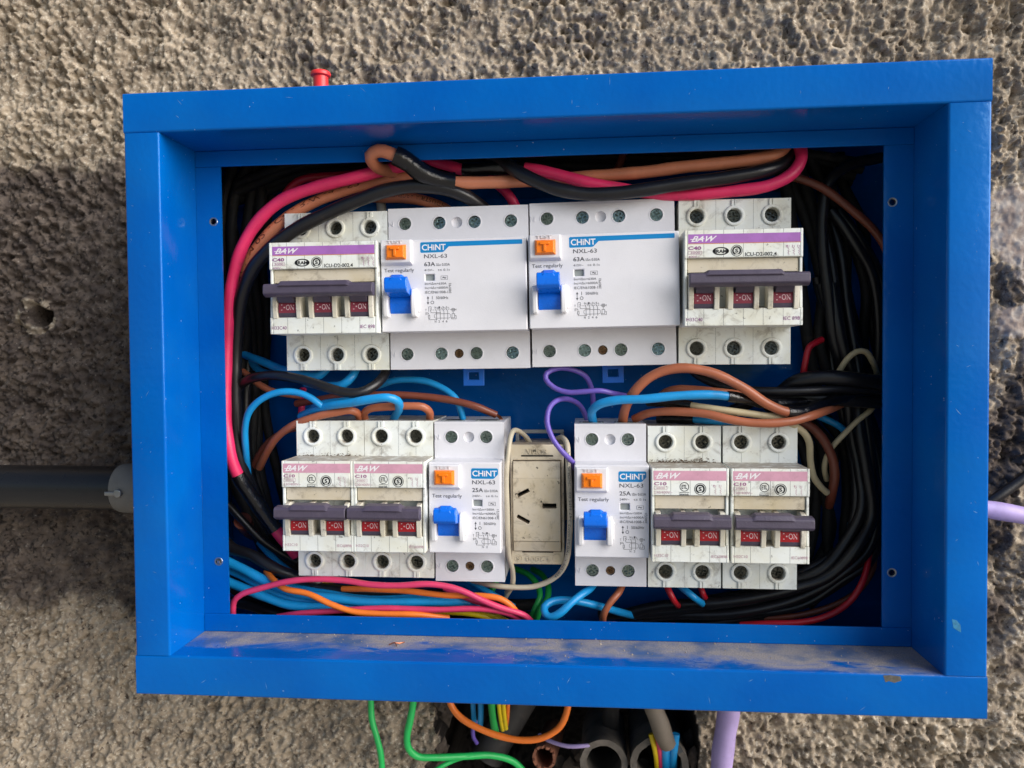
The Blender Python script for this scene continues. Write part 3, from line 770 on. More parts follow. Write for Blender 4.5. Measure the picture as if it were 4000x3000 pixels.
def rccb(npole, name, label, loc, rot, group):
    w = 74.5 if npole == 4 else 37.2
    root = thing(name, label, 'residual-current switch', loc, rot, group)
    hw = w / 2 - .12; N = 23.2; NY = T - 17; H = 42.5
    dz = 0 if npole == 4 else 1.6
    sx = [9.1, 27.4, 46.1, 65.2] if npole == 4 else [9.1, 27.7]
    mid = 36.8 if npole == 4 else 18.5
    mb = MB()
    mb.box(-hw, hw, T + 8, -8, -H, H)
    for sg in (1, -1):
        z0, z1 = sorted((sg * N, sg * H))
        hz = sg * (H - 8.1)
        holes = [circ(-w / 2 + x, hz, 3.55) for x in sx] + [circ(-w / 2 + mid, hz, 2.9 if sg > 0 else 2.5, 20)]
        tk = MB(); tk.prism(rect(-hw, hw, z0, z1), holes, T, T + 8)
        if sg > 0: tk.disc_y(-w / 2 + mid, H - 8.1, T + 1.6, T + 4, 2.95, n=20, dome=-.9)
        tk.build('terminal_block', 'white_plastic', root, sharp=30)
    wx0, wx1, wt0, wt1 = (22.9, 27.5, 17.6 + dz, 20.8 + dz)
    mb.prism(rect(-hw, hw, -N, N), [rect(-w / 2 + wx0, -w / 2 + wx1, N - wt1, N - wt0)], NY, T + 8)
    mb.build('housing', 'white_plastic', root, bevel=.55, seg=3)
    sh = MB()
    for sg in (1, -1):
        for x in sx:
            cl = MB(); cl.ring_y(-w / 2 + x, sg * (H - 8.1), 3.3, 3.95, T - .18, T + .6, 24, .2); cl.build('terminal_collar', 'white_plastic', root, sharp=50)
        sh = MB(); sh.box(-hw + .1, hw - .1, T - .12, T + .05, *sorted((sg * (H - 1.2), sg * (H - 1.45)))); sh.build('edge_bead', 'white_plastic', root)
    iw = MB(); iw.box(-w / 2 + wx0, -w / 2 + wx1, NY + 1.2, NY + 2, N - wt1, N - wt0); iw.build('indicator_window', 'window_grey', root)
    rs = random.Random(len(label))
    for x in sx:
        for sg in (1, -1): screw(-w / 2 + x, sg * (H - 8.1), T + 1.5, 3.45, 'screw_zinc', root, rs.uniform(0, 1.5))
    screw(-w / 2 + mid, -(H - 8.1), T + 1.2, 2.3, 'screw_brass', root, rs.uniform(0, 1.5), 'cover_screw')
    for sg in (1, -1):
        raised_text('N', -w / 2 + .5, -w / 2 + 2.9, sg * (H - 8.1) - 1.3, sg * (H - 8.1) + 1.3, T - .35, T + .05, 'white_plastic', root)
    for x in sx:
        for sg in (1, -1):
            cm = MB(); z0, z1 = sorted((sg * (H - .2), sg * (H + .25)))
            cm.box(-w / 2 + x - 6.5, -w / 2 + x + 6.5, T + 4.5, T + 6, z0, z1); cm.box(-w / 2 + x - 6.5, -w / 2 + x - 5.4, T + 6, T + 16, z0, z1); cm.box(-w / 2 + x + 5.4, -w / 2 + x + 6.5, T + 6, T + 16, z0, z1)
            cm.build('clamp_frame', 'window_grey', root)
            ho = MB(); ho.box(-w / 2 + x - 4.8, -w / 2 + x + 4.8, T + 6.5, T + 15.5, *sorted((sg * (H - .3), sg * (H + .08)))); ho.build('wire_entry', 'dark_gap', root)
    # test button in its raised surround
    X = lambda a: -w / 2 + a
    Z = lambda t: N - t
    d1 = 0 if npole == 4 else .9
    tf = MB(); tf.frustum((X(.4), X(16.9), Z(13.0 + d1), Z(-.1 + d1)), NY + .1, (X(1.0), X(16.3), Z(11.6 + d1), Z(.2 + d1)), NY - 3.0)
    tf.build('button_surround', 'white_plastic', root, bevel=.5)
    tbt = MB(); tbt.frustum((X(3.5), X(14.0), Z(10.3 + d1), Z(2.7 + d1)), NY - 2.95, (X(4.6), X(12.9), Z(9.3 + d1), Z(3.6 + d1)), NY - 5.2)
    b = tbt.build('test_button', 'orange_plastic', root, bevel=.2)
    tt = MB(); tt.box(X(6.3), X(10.9), NY - 6.1, NY - 5.1, Z(5.4 + d1), Z(4.3 + d1)); tt.box(X(8.0), X(9.3), NY - 6.1, NY - 5.1, Z(8.7 + d1), Z(5.4 + d1))
    tt.build('raised_letter', 'orange_plastic', b, bevel=.15)
    raised_text('TEST', X(4.3), X(12.2), Z(2.1 + d1), Z(.55 + d1), NY - 3.5, NY - 2.9, 'white_plastic', root)
    # blue lever between two white cheeks
    l0, l1 = X(4.6), X(15.9)
    lz = 18.6 + dz * 1.2
    lv = MB()
    pr = []
    for i in range(13):
        t = R(-70 + 140 * i / 12); pr.append((NY + 8.5 - 10.0 * math.cos(t), Z(32.0 + dz * .3) + 10.0 * math.sin(t)))
    lv.ext_x(pr, l0 + .3, l1 - .1)
    b = lv.build('lever', 'blue_plastic', root, sharp=40)
    kn = MB(); kc = (NY - 8.0, Z(lz + 4.6))
    pr = [(NY - 1.2, Z(lz + 10.4)), (NY - 6.5, Z(lz + 9.4)), (NY - 11.2, Z(lz + 8.6)), (NY - 12.6, Z(lz + 7.2)), (NY - 12.8, Z(lz + 3.4)), (NY - 11.8, Z(lz + 1.4)), (NY - 9.4, Z(lz + .8)), (NY - 5.5, Z(lz + 3.0)), (NY, Z(lz + 6.5))]
    kn.ext_x(pr, l0, l1)
    kk = kn.build('knob', 'blue_plastic', b, bevel=.5, seg=3)
    gp = MB()
    V = [(l0 + 2.0, NY - 12.75, Z(lz + 4.6)), (l1 - 1.6, NY - 12.75, Z(lz + 4.6)), (l1 - 1.6, NY - 9.2, Z(lz + .6)), (l0 + 2.0, NY - 9.2, Z(lz + .6)),
         (l0 + 3.4, NY - 12.6, Z(lz + 1.9)), (l1 - 3.0, NY - 12.6, Z(lz + 1.9)), (l1 - 3.0, NY - 9.6, Z(lz - .3)), (l0 + 3.4, NY - 9.6, Z(lz - .3))]
    gp.add(V, [(0, 1, 5, 4), (4, 5, 6, 7), (7, 6, 2, 3), (0, 4, 7, 3), (1, 2, 6, 5), (0, 3, 2, 1)])
    gp.build('thumb_rest', 'blue_plastic', b, bevel=.3)
    for a, c in ((X(1.9), X(4.5)), (X(16.1), X(18.9))):
        ck = MB(); pf = [(NY + 1, Z(25.2 + dz * .5)), (NY - 1.2, Z(24.6 + dz * .5))]
        for i in range(9):
            t = i / 8; pf.append((NY - 2.6 - 2.2 * math.sin(math.pi * (.1 + .75 * t)), Z(25.3 + dz * .5 + 13.6 * t)))
        pf += [(NY + 1, Z(39.4 + dz * .5))]
        ck.ext_x(pf, a, c); ck.build('lever_cheek', 'white_gloss', root, bevel=.7, seg=3)
    sp = MB(); sp.box(X(18.9), X(19.9), NY - .9, NY + .5, Z(36.5 + dz * .5), Z(27.5 + dz * .5)); sp.build('cheek_rib', 'white_gloss', root, bevel=.3)
    # print
    mats = ['logo_blue', 'ink_white', 'ink_grey']
    P = Print(-w / 2, N, NY, mats); g = 'ink_grey'; o = dz
    if npole == 4:
        P.poly([(20.6, 1.9), (21.0, 1.4), (72.0, 1.2), (72.3, 1.5), (72.3, 3.3), (72.0, 3.5), (35.2, 3.8), (32.6, 6.3), (32.0, 6.6), (21.0, 6.7), (20.6, 6.3)][::-1], 'logo_blue')
        P.text('CHiNT', 21.4, 33.6, 2.5, 5.6, 'ink_white', 2, .022)
    else:
        P.poly([(22.0, 3.6), (22.5, 3.0), (35.2, 3.0), (35.7, 3.5), (35.7, 6.0), (33.8, 8.0), (33.2, 8.3), (22.5, 8.3), (22.0, 7.8)][::-1], 'logo_blue')
        P.text('CHiNT', 22.6, 35.1, 4.1, 7.1, 'ink_white', 2, .022)
    P.done('logo_band', root)
    x = 22.5
    P.text('NXL-63', x, x + 11.7, 7.5 + o, 9.5 + o, g, 1, .004)
    P.text('63A' if npole == 4 else '25A', x, x + 5.6, 11.4 + o, 13.5 + o, g, 1, .012); P.text('IΔn 0.03A', x + 6.2, x + 13.1, 12.1 + o, 13.5 + o, g, 1)
    P.text('415V~' if npole == 4 else '240V~', x, x + 4.9, 14.9 + o, 16.0 + o, g, 1); P.text('t≤ 0.1s', x + 7.0, x + 13.0, 14.9 + o, 16.0 + o, g, 1)
    P.frame(x + 8.4, x + 11.9, 18.5 + o, 20.4 + o, .14, g); P.text('~', x + 9.2, x + 11.1, 19.0 + o, 19.9 + o, g, 1)
    P.text('Im=IΔm=%sA' % ('630' if npole == 4 else '500'), x + .2, x + 11.2, 21.7 + o, 22.9 + o, g, 1); P.text('Inc=IΔc=6000A', x + .2, x + 12.0, 23.8 + o, 25.0 + o, g, 1)
    P.text('IEC/EN61008-1', x + .2, x + 11.9, 26.0 + o, 27.3 + o, g, 1); P.text('280792' if npole == 4 else '280721', x + 12.4, x + 13.6, 22.2 + o, 27.4 + o, g, 1, rot=True)
    P.line([(x + 1.6, 29.3 + o), (x + 1.6, 32.2 + o)], .22, g); P.poly([(x + 1.0, 29.8 + o), (x + 2.2, 29.8 + o), (x + 1.6, 28.6 + o)], g); P.poly([(x + 1.0, 31.7 + o), (x + 1.6, 32.9 + o), (x + 2.2, 31.7 + o)], g)
    P.rect(x + 3.7, x + 3.95, 28.6 + o, 30.3 + o, g); P.ring(x + 3.8, 31.8 + o, .85, .62, g); P.text('50/60Hz', x + 5.8, x + 12.0, 28.8 + o, 30.2 + o, g, 1)
    P.done('rating_print', root, True)
    # circuit diagram
    D = lambda q: [(x + a, t + o) for a, t in q]
    cols = [5.9, 7.8, 9.7, 11.6] if npole == 4 else [5.9, 7.9]
    lw = .17; re = cols[-1] + 2.6
    P.line(D([(1.9, 34.0), (1.9, 36.4)]), lw, g); P.line(D([(1.9, 34.0), (3.2, 34.0), (3.2, 35.3), (2.6, 34.9)]), lw, g); P.line(D([(2.7, 35.6), (3.2, 37.0), (8.0, 37.0)]), lw, g)
    P.text('T', x + .1, x + .8, 35.1 + o, 36.2 + o, g, 1); P.line(D([(.4, 36.8), (.4, 38.2)]), lw, g); P.line(D([(.4, 37.0), (1.6, 37.0), (2.0, 37.9)]), lw, g); P.line(D([(.4, 37.6), (1.6, 37.6)]), lw, g)
    P.frame(x + 1.6, x + 2.5, 38.2 + o, 39.9 + o, lw, g); P.line(D([(2.0, 39.9), (2.0, 40.5), (6.2, 40.5)]), lw, g)
    for a in np.arange(3.0, re, 1.1): P.line(D([(a, 35.6), (a + .65, 35.6)]), lw, g)
    for i, a in enumerate(cols):
        P.line(D([(a + .5, 34.2), (a + .5, 35.0), (a + .9, 35.0)]), lw, g); P.line(D([(a - .5, 35.3), (a, 36.4), (a, 40.7)]), lw, g)
        P.text('N' if i == 0 else str(2 * i - 1), x + a - .9, x + a - .1, 33.9 + o, 35.0 + o, g, 1); P.text('N' if i == 0 else str(2 * i), x + a - 1.0, x + a - .2, 40.9 + o, 42.0 + o, g, 1)
    P.line(D([(cols[0] - .3, 37.6), (cols[-1] + .6, 37.6)]), lw, g); P.line(D([(cols[0] - .3, 39.8), (cols[-1] + .6, 39.8)]), lw, g)
    P.ring(x + cols[0] - .3, 38.7 + o, 1.18, 1.02, g, 1, .8, 12, 90, 270); P.ring(x + cols[-1] + .6, 38.7 + o, 1.18, 1.02, g, 1, .8, 12, -90, 90)
    P.frame(x + re - .5, x + re + 1.0, 37.6 + o, 39.8 + o, lw, g); P.line(D([(re + 1.0, 38.6), (re + 1.7, 38.6), (re + 1.7, 40.3), (re - .6, 40.3), (re - .9, 39.4)]), lw, g)
    P.frame(x + re - .5, x + re + 1.0, 34.9 + o, 36.4 + o, lw, g); P.line(D([(re - .9, 35.6), (re + 1.7, 35.6)]), lw, g); P.line(D([(re + .2, 34.9), (re + .2, 37.6)]), lw, g); P.line(D([(re + 1.7, 35.1), (re + 1.7, 36.1)]), lw, g)
    P.done('circuit_diagram', root, True)
    P.text('Test regularly', 1.9, 17.2, 14.3 + o * 1.2, 16.7 + o * 1.2, g, 1, .002)
    P.done('test_print', root)
    if npole == 4:
        la = MB(); la.prism(rect(-.6, 10.9, -52.0, -41.5), [rect(2.4, 8.0, -48.6, -44.6)], -36.0, -33.0)
        la.build('rail_latch', 'latch_blue', root, bevel=.4)
    return root

GB3 = 'three-pole breakers of the upper row'; GB2 = 'two-pole breakers of the lower row'
GR4 = 'wide white residual-current switches of the upper row'; GR2 = 'narrow white residual-current switches of the lower row'
b3 = baw(3, 'circuit_breaker', 'ivory three-pole breaker with violet band, half under the thick black cable', (-109.9, RAIL_Y, 53.9), 0, GB3, True)
dup(b3, (97.9, RAIL_Y, 55.2), .003, 'ivory three-pole breaker with violet band, right end of the upper row')
b2 = baw(2, 'circuit_breaker', 'ivory two-pole breaker with pink band, left end of the lower row', (-114.8, RAIL_Y, -57.2), .001, GB2, False)
dup(b2, (-77.5, RAIL_Y, -57.3), .004, 'ivory two-pole breaker with pink band, touching the left narrow white switch')
b2r = dup(b2, (72.4, RAIL_Y, -60.3), .002, 'ivory two-pole breaker with pink band, touching the right narrow white switch')
b2x = dup(b2, (110.6, RAIL_Y, -60.4), .003, 'ivory two-pole breaker with pink band, beside the curved black cables')
simple('dirt_crust', (112, 92, 72), .95, var=.5, vscale=900)
def crust(root, n, w, seed):
    g = random.Random(seed); mb = MB()
    for i in range(n):
        x = g.uniform(-w / 2 + .5, w / 2 - 1.5) * (1 if g.random() < .4 else .75); r = g.choice((.12, .18, .25, .35))
        y = T - abs(g.gauss(0, 1.2)) - .1 if g.random() < .6 else T - g.uniform(.02, .12)
        z = 23.25 + (0 if y < T - .3 else abs(g.gauss(0, .9)))
        a = g.uniform(0, 2)
        mb.add([(x + 2.2 * r * math.cos(a + q * 2.09), y + r * math.sin(a + q * 2.09), z + g.uniform(-.05, .1)) for q in range(3)] + [(x, y - .1, z + r)], [(0, 2, 1), (0, 1, 3), (1, 2, 3), (2, 0, 3)])
    mb.build('dirt_crust', 'dirt_crust', root)['kind'] = 'stuff'
crust(b2r, 420, 37, 1); crust(b2, 120, 37, 2)
r4 = rccb(4, 'residual_current_switch', 'wide white switch with orange button and blue lever, left one of the upper pair', (-44.1, RAIL_Y, 54.6), -.005, GR4)
dup(r4, (31.1, RAIL_Y, 55.6), -.011, 'wide white switch with orange button and blue lever, right one of the upper pair')
r2 = rccb(2, 'residual_current_switch', 'narrow white switch with orange button and blue lever, left of the beige socket', (-39.6, RAIL_Y, -58.4), .003, GR2)
dup(r2, (34.5, RAIL_Y, -59.7), .002, 'narrow white switch with orange button and blue lever, right of the beige socket')

# ------------------------------------------------------------------ socket on the rail
sk = thing('power_socket', 'stained beige three-pin socket fixed upside down between the narrow white switches', 'socket', (-3.75, RAIL_Y, -59.6))
w, h = 28.0, 63.4; F = -50.0
mb = MB(); mb.prism(rect(-w / 2, w / 2, -h / 2, h / 2), [rect(-w / 2 + 1.2, w / 2 - 1.4, -h / 2 + 7.0, h / 2 - 8.4)], F, F + 12); mb.box(-w / 2 + .2, w / 2 - .2, F + 12, -9, -h / 2 + 1, h / 2 - 1)
mb.build('housing', 'socket_beige', sk, bevel=.5)
i0, i1, j0, j1 = -w / 2 + 1.5, w / 2 - 1.7, -h / 2 + 7.3, h / 2 - 8.7
def slot(cx, cz, L, wd, a):
    c, s_ = math.cos(R(a)), math.sin(R(a))
    return [(cx + u * c - v * s_, cz + u * s_ + v * c) for u, v in ((-L / 2, -wd / 2), (L / 2, -wd / 2), (L / 2, wd / 2), (-L / 2, wd / 2))]
mb = MB(); mb.prism(rect(i0, i1, j0 + 5.6, j1 - 8.6), [slot(-7.2, 6.6, 7.0, 1.9, 27), slot(-7.2, -7.3, 7.2, 1.9, -28), slot(6.6, -.2, 7.3, 2.5, 0)], F - 3.0, F + 6)
mb.build('socket_face', 'socket_beige', sk, bevel=.3)
mb = MB()
for cx, cz, L, wd, a in ((-7.2, 6.6, 7.4, 2.3, 27), (-7.2, -7.3, 7.6, 2.3, -28), (6.6, -.2, 7.7, 2.9, 0)): mb.prism(slot(cx, cz, L, wd, a), [], F + 2.5, F + 3.0)
mb.build('slot_floor', 'dark_gap', sk)
mb = MB(); mb.ext_x([(F - 2.6, j1 - 8.9), (F - .6, j1), (F + 6, j1), (F + 6, j1 - 8.9)], i0, i1); mb.build('blank_plate', 'socket_beige', sk, bevel=.3)
mb = MB(); mb.ext_x([(F - 2.6, j0 + 5.4), (F - 1.2, j0), (F + 6, j0), (F + 6, j0 + 5.4)], i0, i1); mb.build('blank_plate', 'socket_beige', sk, bevel=.3)
mb = MB(); mb.box(-8.2, 8.6, F - .1, F + .3, h / 2 - 6.4, h / 2 - 5.6); mb.build('release_slot', 'dark_gap', sk)
mb = MB(); mb.box(-8.0, 8.4, F - .1, F + .3, -h / 2 + 6.3, -h / 2 + 6.8); mb.build('release_slot', 'dark_gap', sk)
raised_text('SOMA', -5.6, 5.6, h / 2 - 5.2, h / 2 - 2.4, F - .6, F + .05, 'socket_beige', sk, flip=True, shear=-.25)
raised_text('L2000', -6.0, 6.0, -h / 2 + 1.6, -h / 2 + 4.3, F - .6, F + .05, 'socket_beige', sk, flip=True)
raised_text('S', -10.9, -9.2, -h / 2 + 2.0, -h / 2 + 4.2, F - .6, F + .05, 'socket_beige', sk, flip=True)
mb = MB(); mb.ring_y(-10.0, -h / 2 + 3.1, 1.7, 2.1, F - .25, F + .05, 20, .1); mb.ring_y(10.2, -h / 2 + 3.4, 1.9, 2.3, F - .25, F + .05, 20, .1); mb.build('approval_mark', 'socket_beige', sk)
mb = MB(); mb.box(-w / 2 + .6, w / 2 - .4, -22, -19, h / 2 + 3.2, h / 2 + 5.2); mb.box(-w / 2 + .6, -w / 2 + 2.4, -22, -8, h / 2 - 2, h / 2 + 3.2); mb.box(w / 2 - 2.4, w / 2 - .4, -22, -8, h / 2 - 2, h / 2 + 3.2)
mb.build('rail_clip', 'rail_grey', sk, bevel=.3)

# ------------------------------------------------------------------ wires (control points in millimetres)
WIRES = [
    ('cable', 'thick pink cable sweeping from the brown loop down the left edge to a taped joint', 'thick cables along the top of the box', 'pink', 3.3,
     [(-72.2,52,121.6), (-82.1,46,117.9), (-99.8,42,112.9), (-120.2,42.8,108.8), (-138.3,43.5,102.9), (-151.6,44.2,92.8), (-161.1,45,79.5), (-168.1,47,62.5), (-172.2,49,37.6), (-174.5,50,12.3), (-175.2,50,-13.2), (-173,50,-33.6), (-169.9,52,-45.4), (-160.4,58,-64.5), (-151.6,62,-79.6), (-143.3,68,-94.2)], [(12.0, 13.9, 4.2)], None),
    ('cable', 'brown cable with printed numbers between the pink and the black cable over the left breaker', 'thick cables along the top of the box', 'tan', 3.1,
     [(-69,60,117.9), (-84.7,56,115.5), (-93.2,54,112.8), (-108,52,108.5), (-123.2,51,103), (-138.4,50,94.8), (-150.3,50,84.6), (-160.9,53,73.1), (-168.8,58,53.4), (-173.3,62,27.8)], [], (' 947 NM 02 - C4 - RW -4 - S2', 0.2, 0.8, 2.5, 'down')),
    ('cable', 'thick black cable arching across the upper left breaker terminals and down the left', 'thick cables along the top of the box', 'black', 3.6,
     [(-28.2,62,94.2), (-32.5,52,98.1), (-40.1,45,102.7), (-50.4,41,105.7), (-64.6,39,107.1), (-79.1,38,105.4), (-93.6,37,100.8), (-111,37,94.1), (-128.5,37,86.1), (-141.6,38,77.6), (-153.6,42,67.9), (-163.8,48,52.5), (-170.2,54,27.6), (-172.3,56,-3.3), (-171.9,58,-34.5), (-167,64,-59), (-158.4,72,-81.9)], [], None),
    ('cable', 'brown cable looping over the top flange, wrapped in black tape, then running right', 'thick cables along the top of the box', 'tan', 3.3,
     [(-79.4,50,117.4), (-83.6,43,117.3), (-86.4,36,118.5), (-86.5,31,121.5), (-81.6,29,123.3), (-74,30,121), (-67.3,33,117.6), (-61.5,36,113.2), (-54.1,39,110.4), (-45.4,42,109.1), (-28.2,46,109.5), (-12.5,50,110.5), (2.1,52,111.2), (17.4,51,111.8), (39.3,49,112.3), (54.9,48,113), (72.2,47,114.6), (89.7,46,115.5), (110.5,46,117.6), (120.3,47,120.1), (124.5,50,124.5)], [(5.0, 8.95, 5.0)], None),
    ('cable', 'pink cable with a black taped joint, swinging up beside the top right breaker', 'thick cables along the top of the box', 'pink', 3.1,
     [(-65,60,128.6), (-56.2,55,123), (-48.6,53,120.3), (-42,52,117.9), (-25.1,50,118.1), (-8.8,48,116.7), (7.2,46,112.8), (21.5,45,108.3), (38.2,46,104.8), (54.7,46,101.7), (67.9,45,100.1), (94,44,100.8), (115.3,43,103.3), (126.4,44,109.2), (131.3,46,116.9), (131.4,50,125)], [(3.0, 5.0, 3.9)], None),
    ('cable', 'thick black cable dipping across the top in front of the pink and brown cables', 'thick cables along the top of the box', 'black', 3.5,
     [(-27.3,52,124.5), (-19.7,47,120.1), (-14.3,43,115.1), (-2.3,39,107.7), (10,37,102.6), (26.3,37,99.9), (46.8,37,100.9), (67.8,38,103.8), (93.3,40,106.9), (110.7,42,110.1), (120.5,46,113.8), (126.9,52,120.3)], [], None),
    ('cable', 'short pink cable dropping behind the right end of the left white residual-current switch', 'thick cables along the top of the box', 'pink', 2.8,
     [(-29.4,70,117.3), (-23.9,66,111.9), (-19.2,64,106.8), (-15.6,66,100.6), (-15.4,72,94.4)], [], None),
    ('cable', 'dark red wire curving behind the thick pink cable at the upper left', 'thick cables along the top of the box', 'red', 2.3,
     [(-150.2,74,110), (-144.1,72,116.2), (-137.1,70,119.7), (-125.2,70,121.2), (-114,72,122.1), (-99.6,78,124.7)], [], None),
    ('cable', 'red wire tip showing between the pink cable and the black arch', 'thick cables along the top of the box', 'pink', 2.0,
     [(-113.6,66,116.3), (-104.8,62,114.2), (-94.8,60,111.7), (-82.9,64,110.7)], [], None),
    ('cable', 'printed brown cable bending down under the black arch behind the left white switch', 'thick cables along the top of the box', 'tan', 3.0,
     [(-96,64,107.7), (-85.9,60,106.1), (-76.1,57,105.2), (-66.8,55,103.5), (-58.2,56,101), (-51.8,60,97.9), (-48.5,66,92.9)], [], ('INDUSTRIA ARGENTINA', 0.2, 0.8, 2.4, 'down')),
    ('cable', 'grey sheathed wire standing up behind the left breaker of the upper row', 'thick cables along the top of the box', 'grey', 2.6,
     [(-90.8,66,106.7), (-89.8,64,101.2), (-89.7,64,93.5)], [], None),
    ('cable', 'brown wire crossing dark space at the upper right, behind the black cables', 'thick cables along the top of the box', 'dbrown', 2.3,
     [(128.4,72,114.8), (136.2,70,112.4), (148.7,70,106.9), (162.1,70,96.4), (174.2,71,85.7), (182.3,73,75.5), (186.6,76,66.4)], [], None),
    ('cable', 'thin dark brown wire rising behind the brown cable at the top', 'thick cables along the top of the box', 'dbrown', 2.2,
     [(34.7,84,109.6), (39.6,78,120.4), (43.6,80,129), (45.3,86,138.3)], [], None),
    ('wire', 'black wire sagging under the upper left breaker and rising into its terminal', 'wires at the left of the breakers', 'black', 2.6,
     [(-177.6,66,-1.1), (-168.1,56,4.7), (-159,50,8.1), (-145.6,46,9.4), (-129.1,43,7.1), (-113,40,2.4), (-104,40,0.1), (-96.8,41,0), (-90.3,45,3.5), (-86.7,52,8.5), (-87.4,60,12.7)], [], None),
    ('wire', 'light blue wire arching from the left side down to the lower left breakers', 'wires at the left of the breakers', 'blue', 1.9,
     [(-170.1,66,-48.8), (-167.4,58,-36.1), (-164.3,50,-19.8), (-160,46,-10.4), (-152.8,44,-3.8), (-143,43,0.2), (-133.1,43,0.4), (-125.4,43,-2.1), (-117.8,45,-8.2), (-114.6,52,-12.2)], [], None),
    ('wire', 'bright light blue wire lying over the brown jumpers, bent into the second lower breaker', 'wires at the left of the breakers', 'blue', 2.3,
     [(-134.8,56,-13.7), (-123.5,48,-9.4), (-114.1,43,-6.9), (-101.5,39,-5.3), (-89.7,37,-3.3), (-80.8,37,-2.6), (-76.6,40,-4.4), (-77.1,46,-8.7), (-81.7,54,-14.2), (-84.2,60,-18)], [], None),
    ('wire', 'blue wire end tucked under the bright blue wire at the left breakers', 'wires at the left of the breakers', 'blue', 1.9,
     [(-137,62,-13.3), (-129.3,54,-10.8), (-121.4,48,-6.7), (-108.2,47,-4.7), (-96.9,52,-5.5)], [], None),
    ('wire', 'brown jumper wire from the dark left side into the first lower breaker', 'wires at the left of the breakers', 'brown', 2.1,
     [(-166,72,-44.3), (-154.5,60,-31.1), (-147.1,54,-24.3), (-135.3,48,-17.4), (-122.5,45,-13), (-110.7,44,-10.7), (-103.1,45,-9.8), (-100.5,49,-11.6), (-101.6,56,-16.3)], [], None),
    ('wire', 'brown jumper wire bridging the first and the second lower breaker', 'wires at the left of the breakers', 'brown', 2.1,
     [(-99.1,58,-17), (-97.2,50,-11.4), (-93.5,47,-9), (-80.9,46,-7.7), (-69.6,46,-7.5), (-64.3,47,-8.1), (-61.7,50,-10.7), (-63.1,58,-16.6)], [], None),
    ('wire', 'long dark brown wire running right into the lower left residual-current switch', 'wires at the left of the breakers', 'dbrown', 2.0,
     [(-142.6,70,-7.3), (-124.3,62,-4.3), (-111.1,58,-2.4), (-94.6,55,-1.8), (-78.9,54,-1.9), (-63.6,54,-3), (-48.4,54,-5.3), (-37.1,54,-8.3), (-26.2,57,-13.1)], [], None),
    ('wire', 'blue wire curving over the brown wire into the lower left residual-current switch', 'wires at the left of the breakers', 'blue', 1.9,
     [(-108.5,74,-0.5), (-94.4,66,2.4), (-84.6,62,5.5), (-72.5,60,6.2), (-63,59,4.7), (-52.9,58,-0.2), (-47.4,57,-5.7), (-44.9,60,-15.5)], [], None),
    ('wire', 'deep blue wire passing below the upper left breaker terminals', 'wires at the left of the breakers', 'blue', 2.3,
     [(-184.5,82,24.3), (-177.6,78,21.7), (-163.4,70,17.5), (-148.8,64,12.7), (-135.3,60,9.5), (-124.3,58,9.2), (-121,60,12.8)], [], None),
    ('wire', 'blue wire turning up under the middle terminal of the upper left breaker', 'wires at the left of the breakers', 'blue', 2.4,
     [(-134.7,64,5), (-118.9,58,3), (-109.8,54,4.1), (-105.1,55,8.4), (-104.1,60,13.1)], [], None),
    ('wire', 'dark blue wire at the far left behind the black cable', 'wires at the left of the breakers', 'blue', 2.2,
     [(-188.4,88,39.6), (-177.4,82,22.9), (-168.3,80,11.9), (-150,76,8.6), (-132.8,74,7.7)], [], None),
    ('wire', 'short brown wire in the dark behind the sagging black wire', 'wires at the left of the breakers', 'brown', 1.9,
     [(-181,80,13.3), (-175.3,76,10.6), (-163.7,70,3.5), (-155.5,70,-0.3), (-141.2,74,-3.2)], [], None),
    ('wire', 'dark pink wire dropping behind the blue arch', 'wires at the left of the breakers', 'pink', 2.0,
     [(-143.5,84,0.7), (-143,80,-7.3), (-142.9,78,-16.6), (-145.2,82,-26.4)], [], None),
    ('wire', 'dim brown wire in the dark beside the lower left breakers', 'wires at the left of the breakers', 'dbrown', 1.8,
     [(-184.8,88,-66.1), (-174.5,82,-45.7), (-164.1,78,-31.5), (-149.8,74,-23), (-134,76,-20.5)], [], None),
    ('cable', 'thick black cable crossing below the cut brown cable at the lower left', 'wires at the left of the breakers', 'black', 3.3,
     [(-182,60,-84.7), (-177,58,-87.9), (-164.6,56,-91.2), (-149.7,55,-98.8), (-139.8,58,-103.6), (-126.6,66,-109.9)], [], None),
    ('cable', 'cut end of a brown cable pointing out of the dark at the lower left', 'wires at the left of the breakers', 'dbrown', 5.0,
     [(-175.7,70,-74.9), (-176.7,74,-77.1), (-179.2,82,-80.4), (-181.4,98,-87.9)], [], None),
    ('wire', 'dark blue wire slanting behind the lower left breaker', 'wires at the left of the breakers', 'blue', 2.1,
     [(-169.4,78,-88.8), (-159.5,74,-97.2), (-149.2,72,-104.7), (-140.3,74,-109.2)], [], None),
    ('cable', 'thin black wire in the dark beside the taped pink joint', 'wires at the left of the breakers', 'black', 2.2,
     [(-182.5,66,-64.8), (-175,66,-72.7), (-162.4,68,-86.4), (-145.7,74,-99.8)], [], None),
    ('cable', 'black cable hanging in the dark along the left inside edge', 'wires at the left of the breakers', 'black', 3.0,
     [(-186.2,86,99.8), (-180.3,84,66.7), (-176,82,22.8), (-177.3,80,-15.3), (-174.7,82,-53.9), (-161.4,86,-87.8)], [], None),
    ('wire', 'light blue wire from the lower right residual-current switch into a black sleeve', 'wires between the two breaker rows', 'blue', 2.3,
     [(25.9,56,-17.1), (25.1,48,-12.6), (25.5,44,-9.9), (28.6,41,-6.9), (36.6,39,-4.7), (51.2,38,-4), (68.6,38,-2.4), (86.1,39,-2.1), (93.6,40,-2.9), (103.1,43,-4.5), (113.2,48,-6.7), (126.6,55,-7.6), (148.1,64,-5.7), (174.6,72,-3.3), (188.1,76,-2.5)], [(8.0, 99, 2.9)], None),
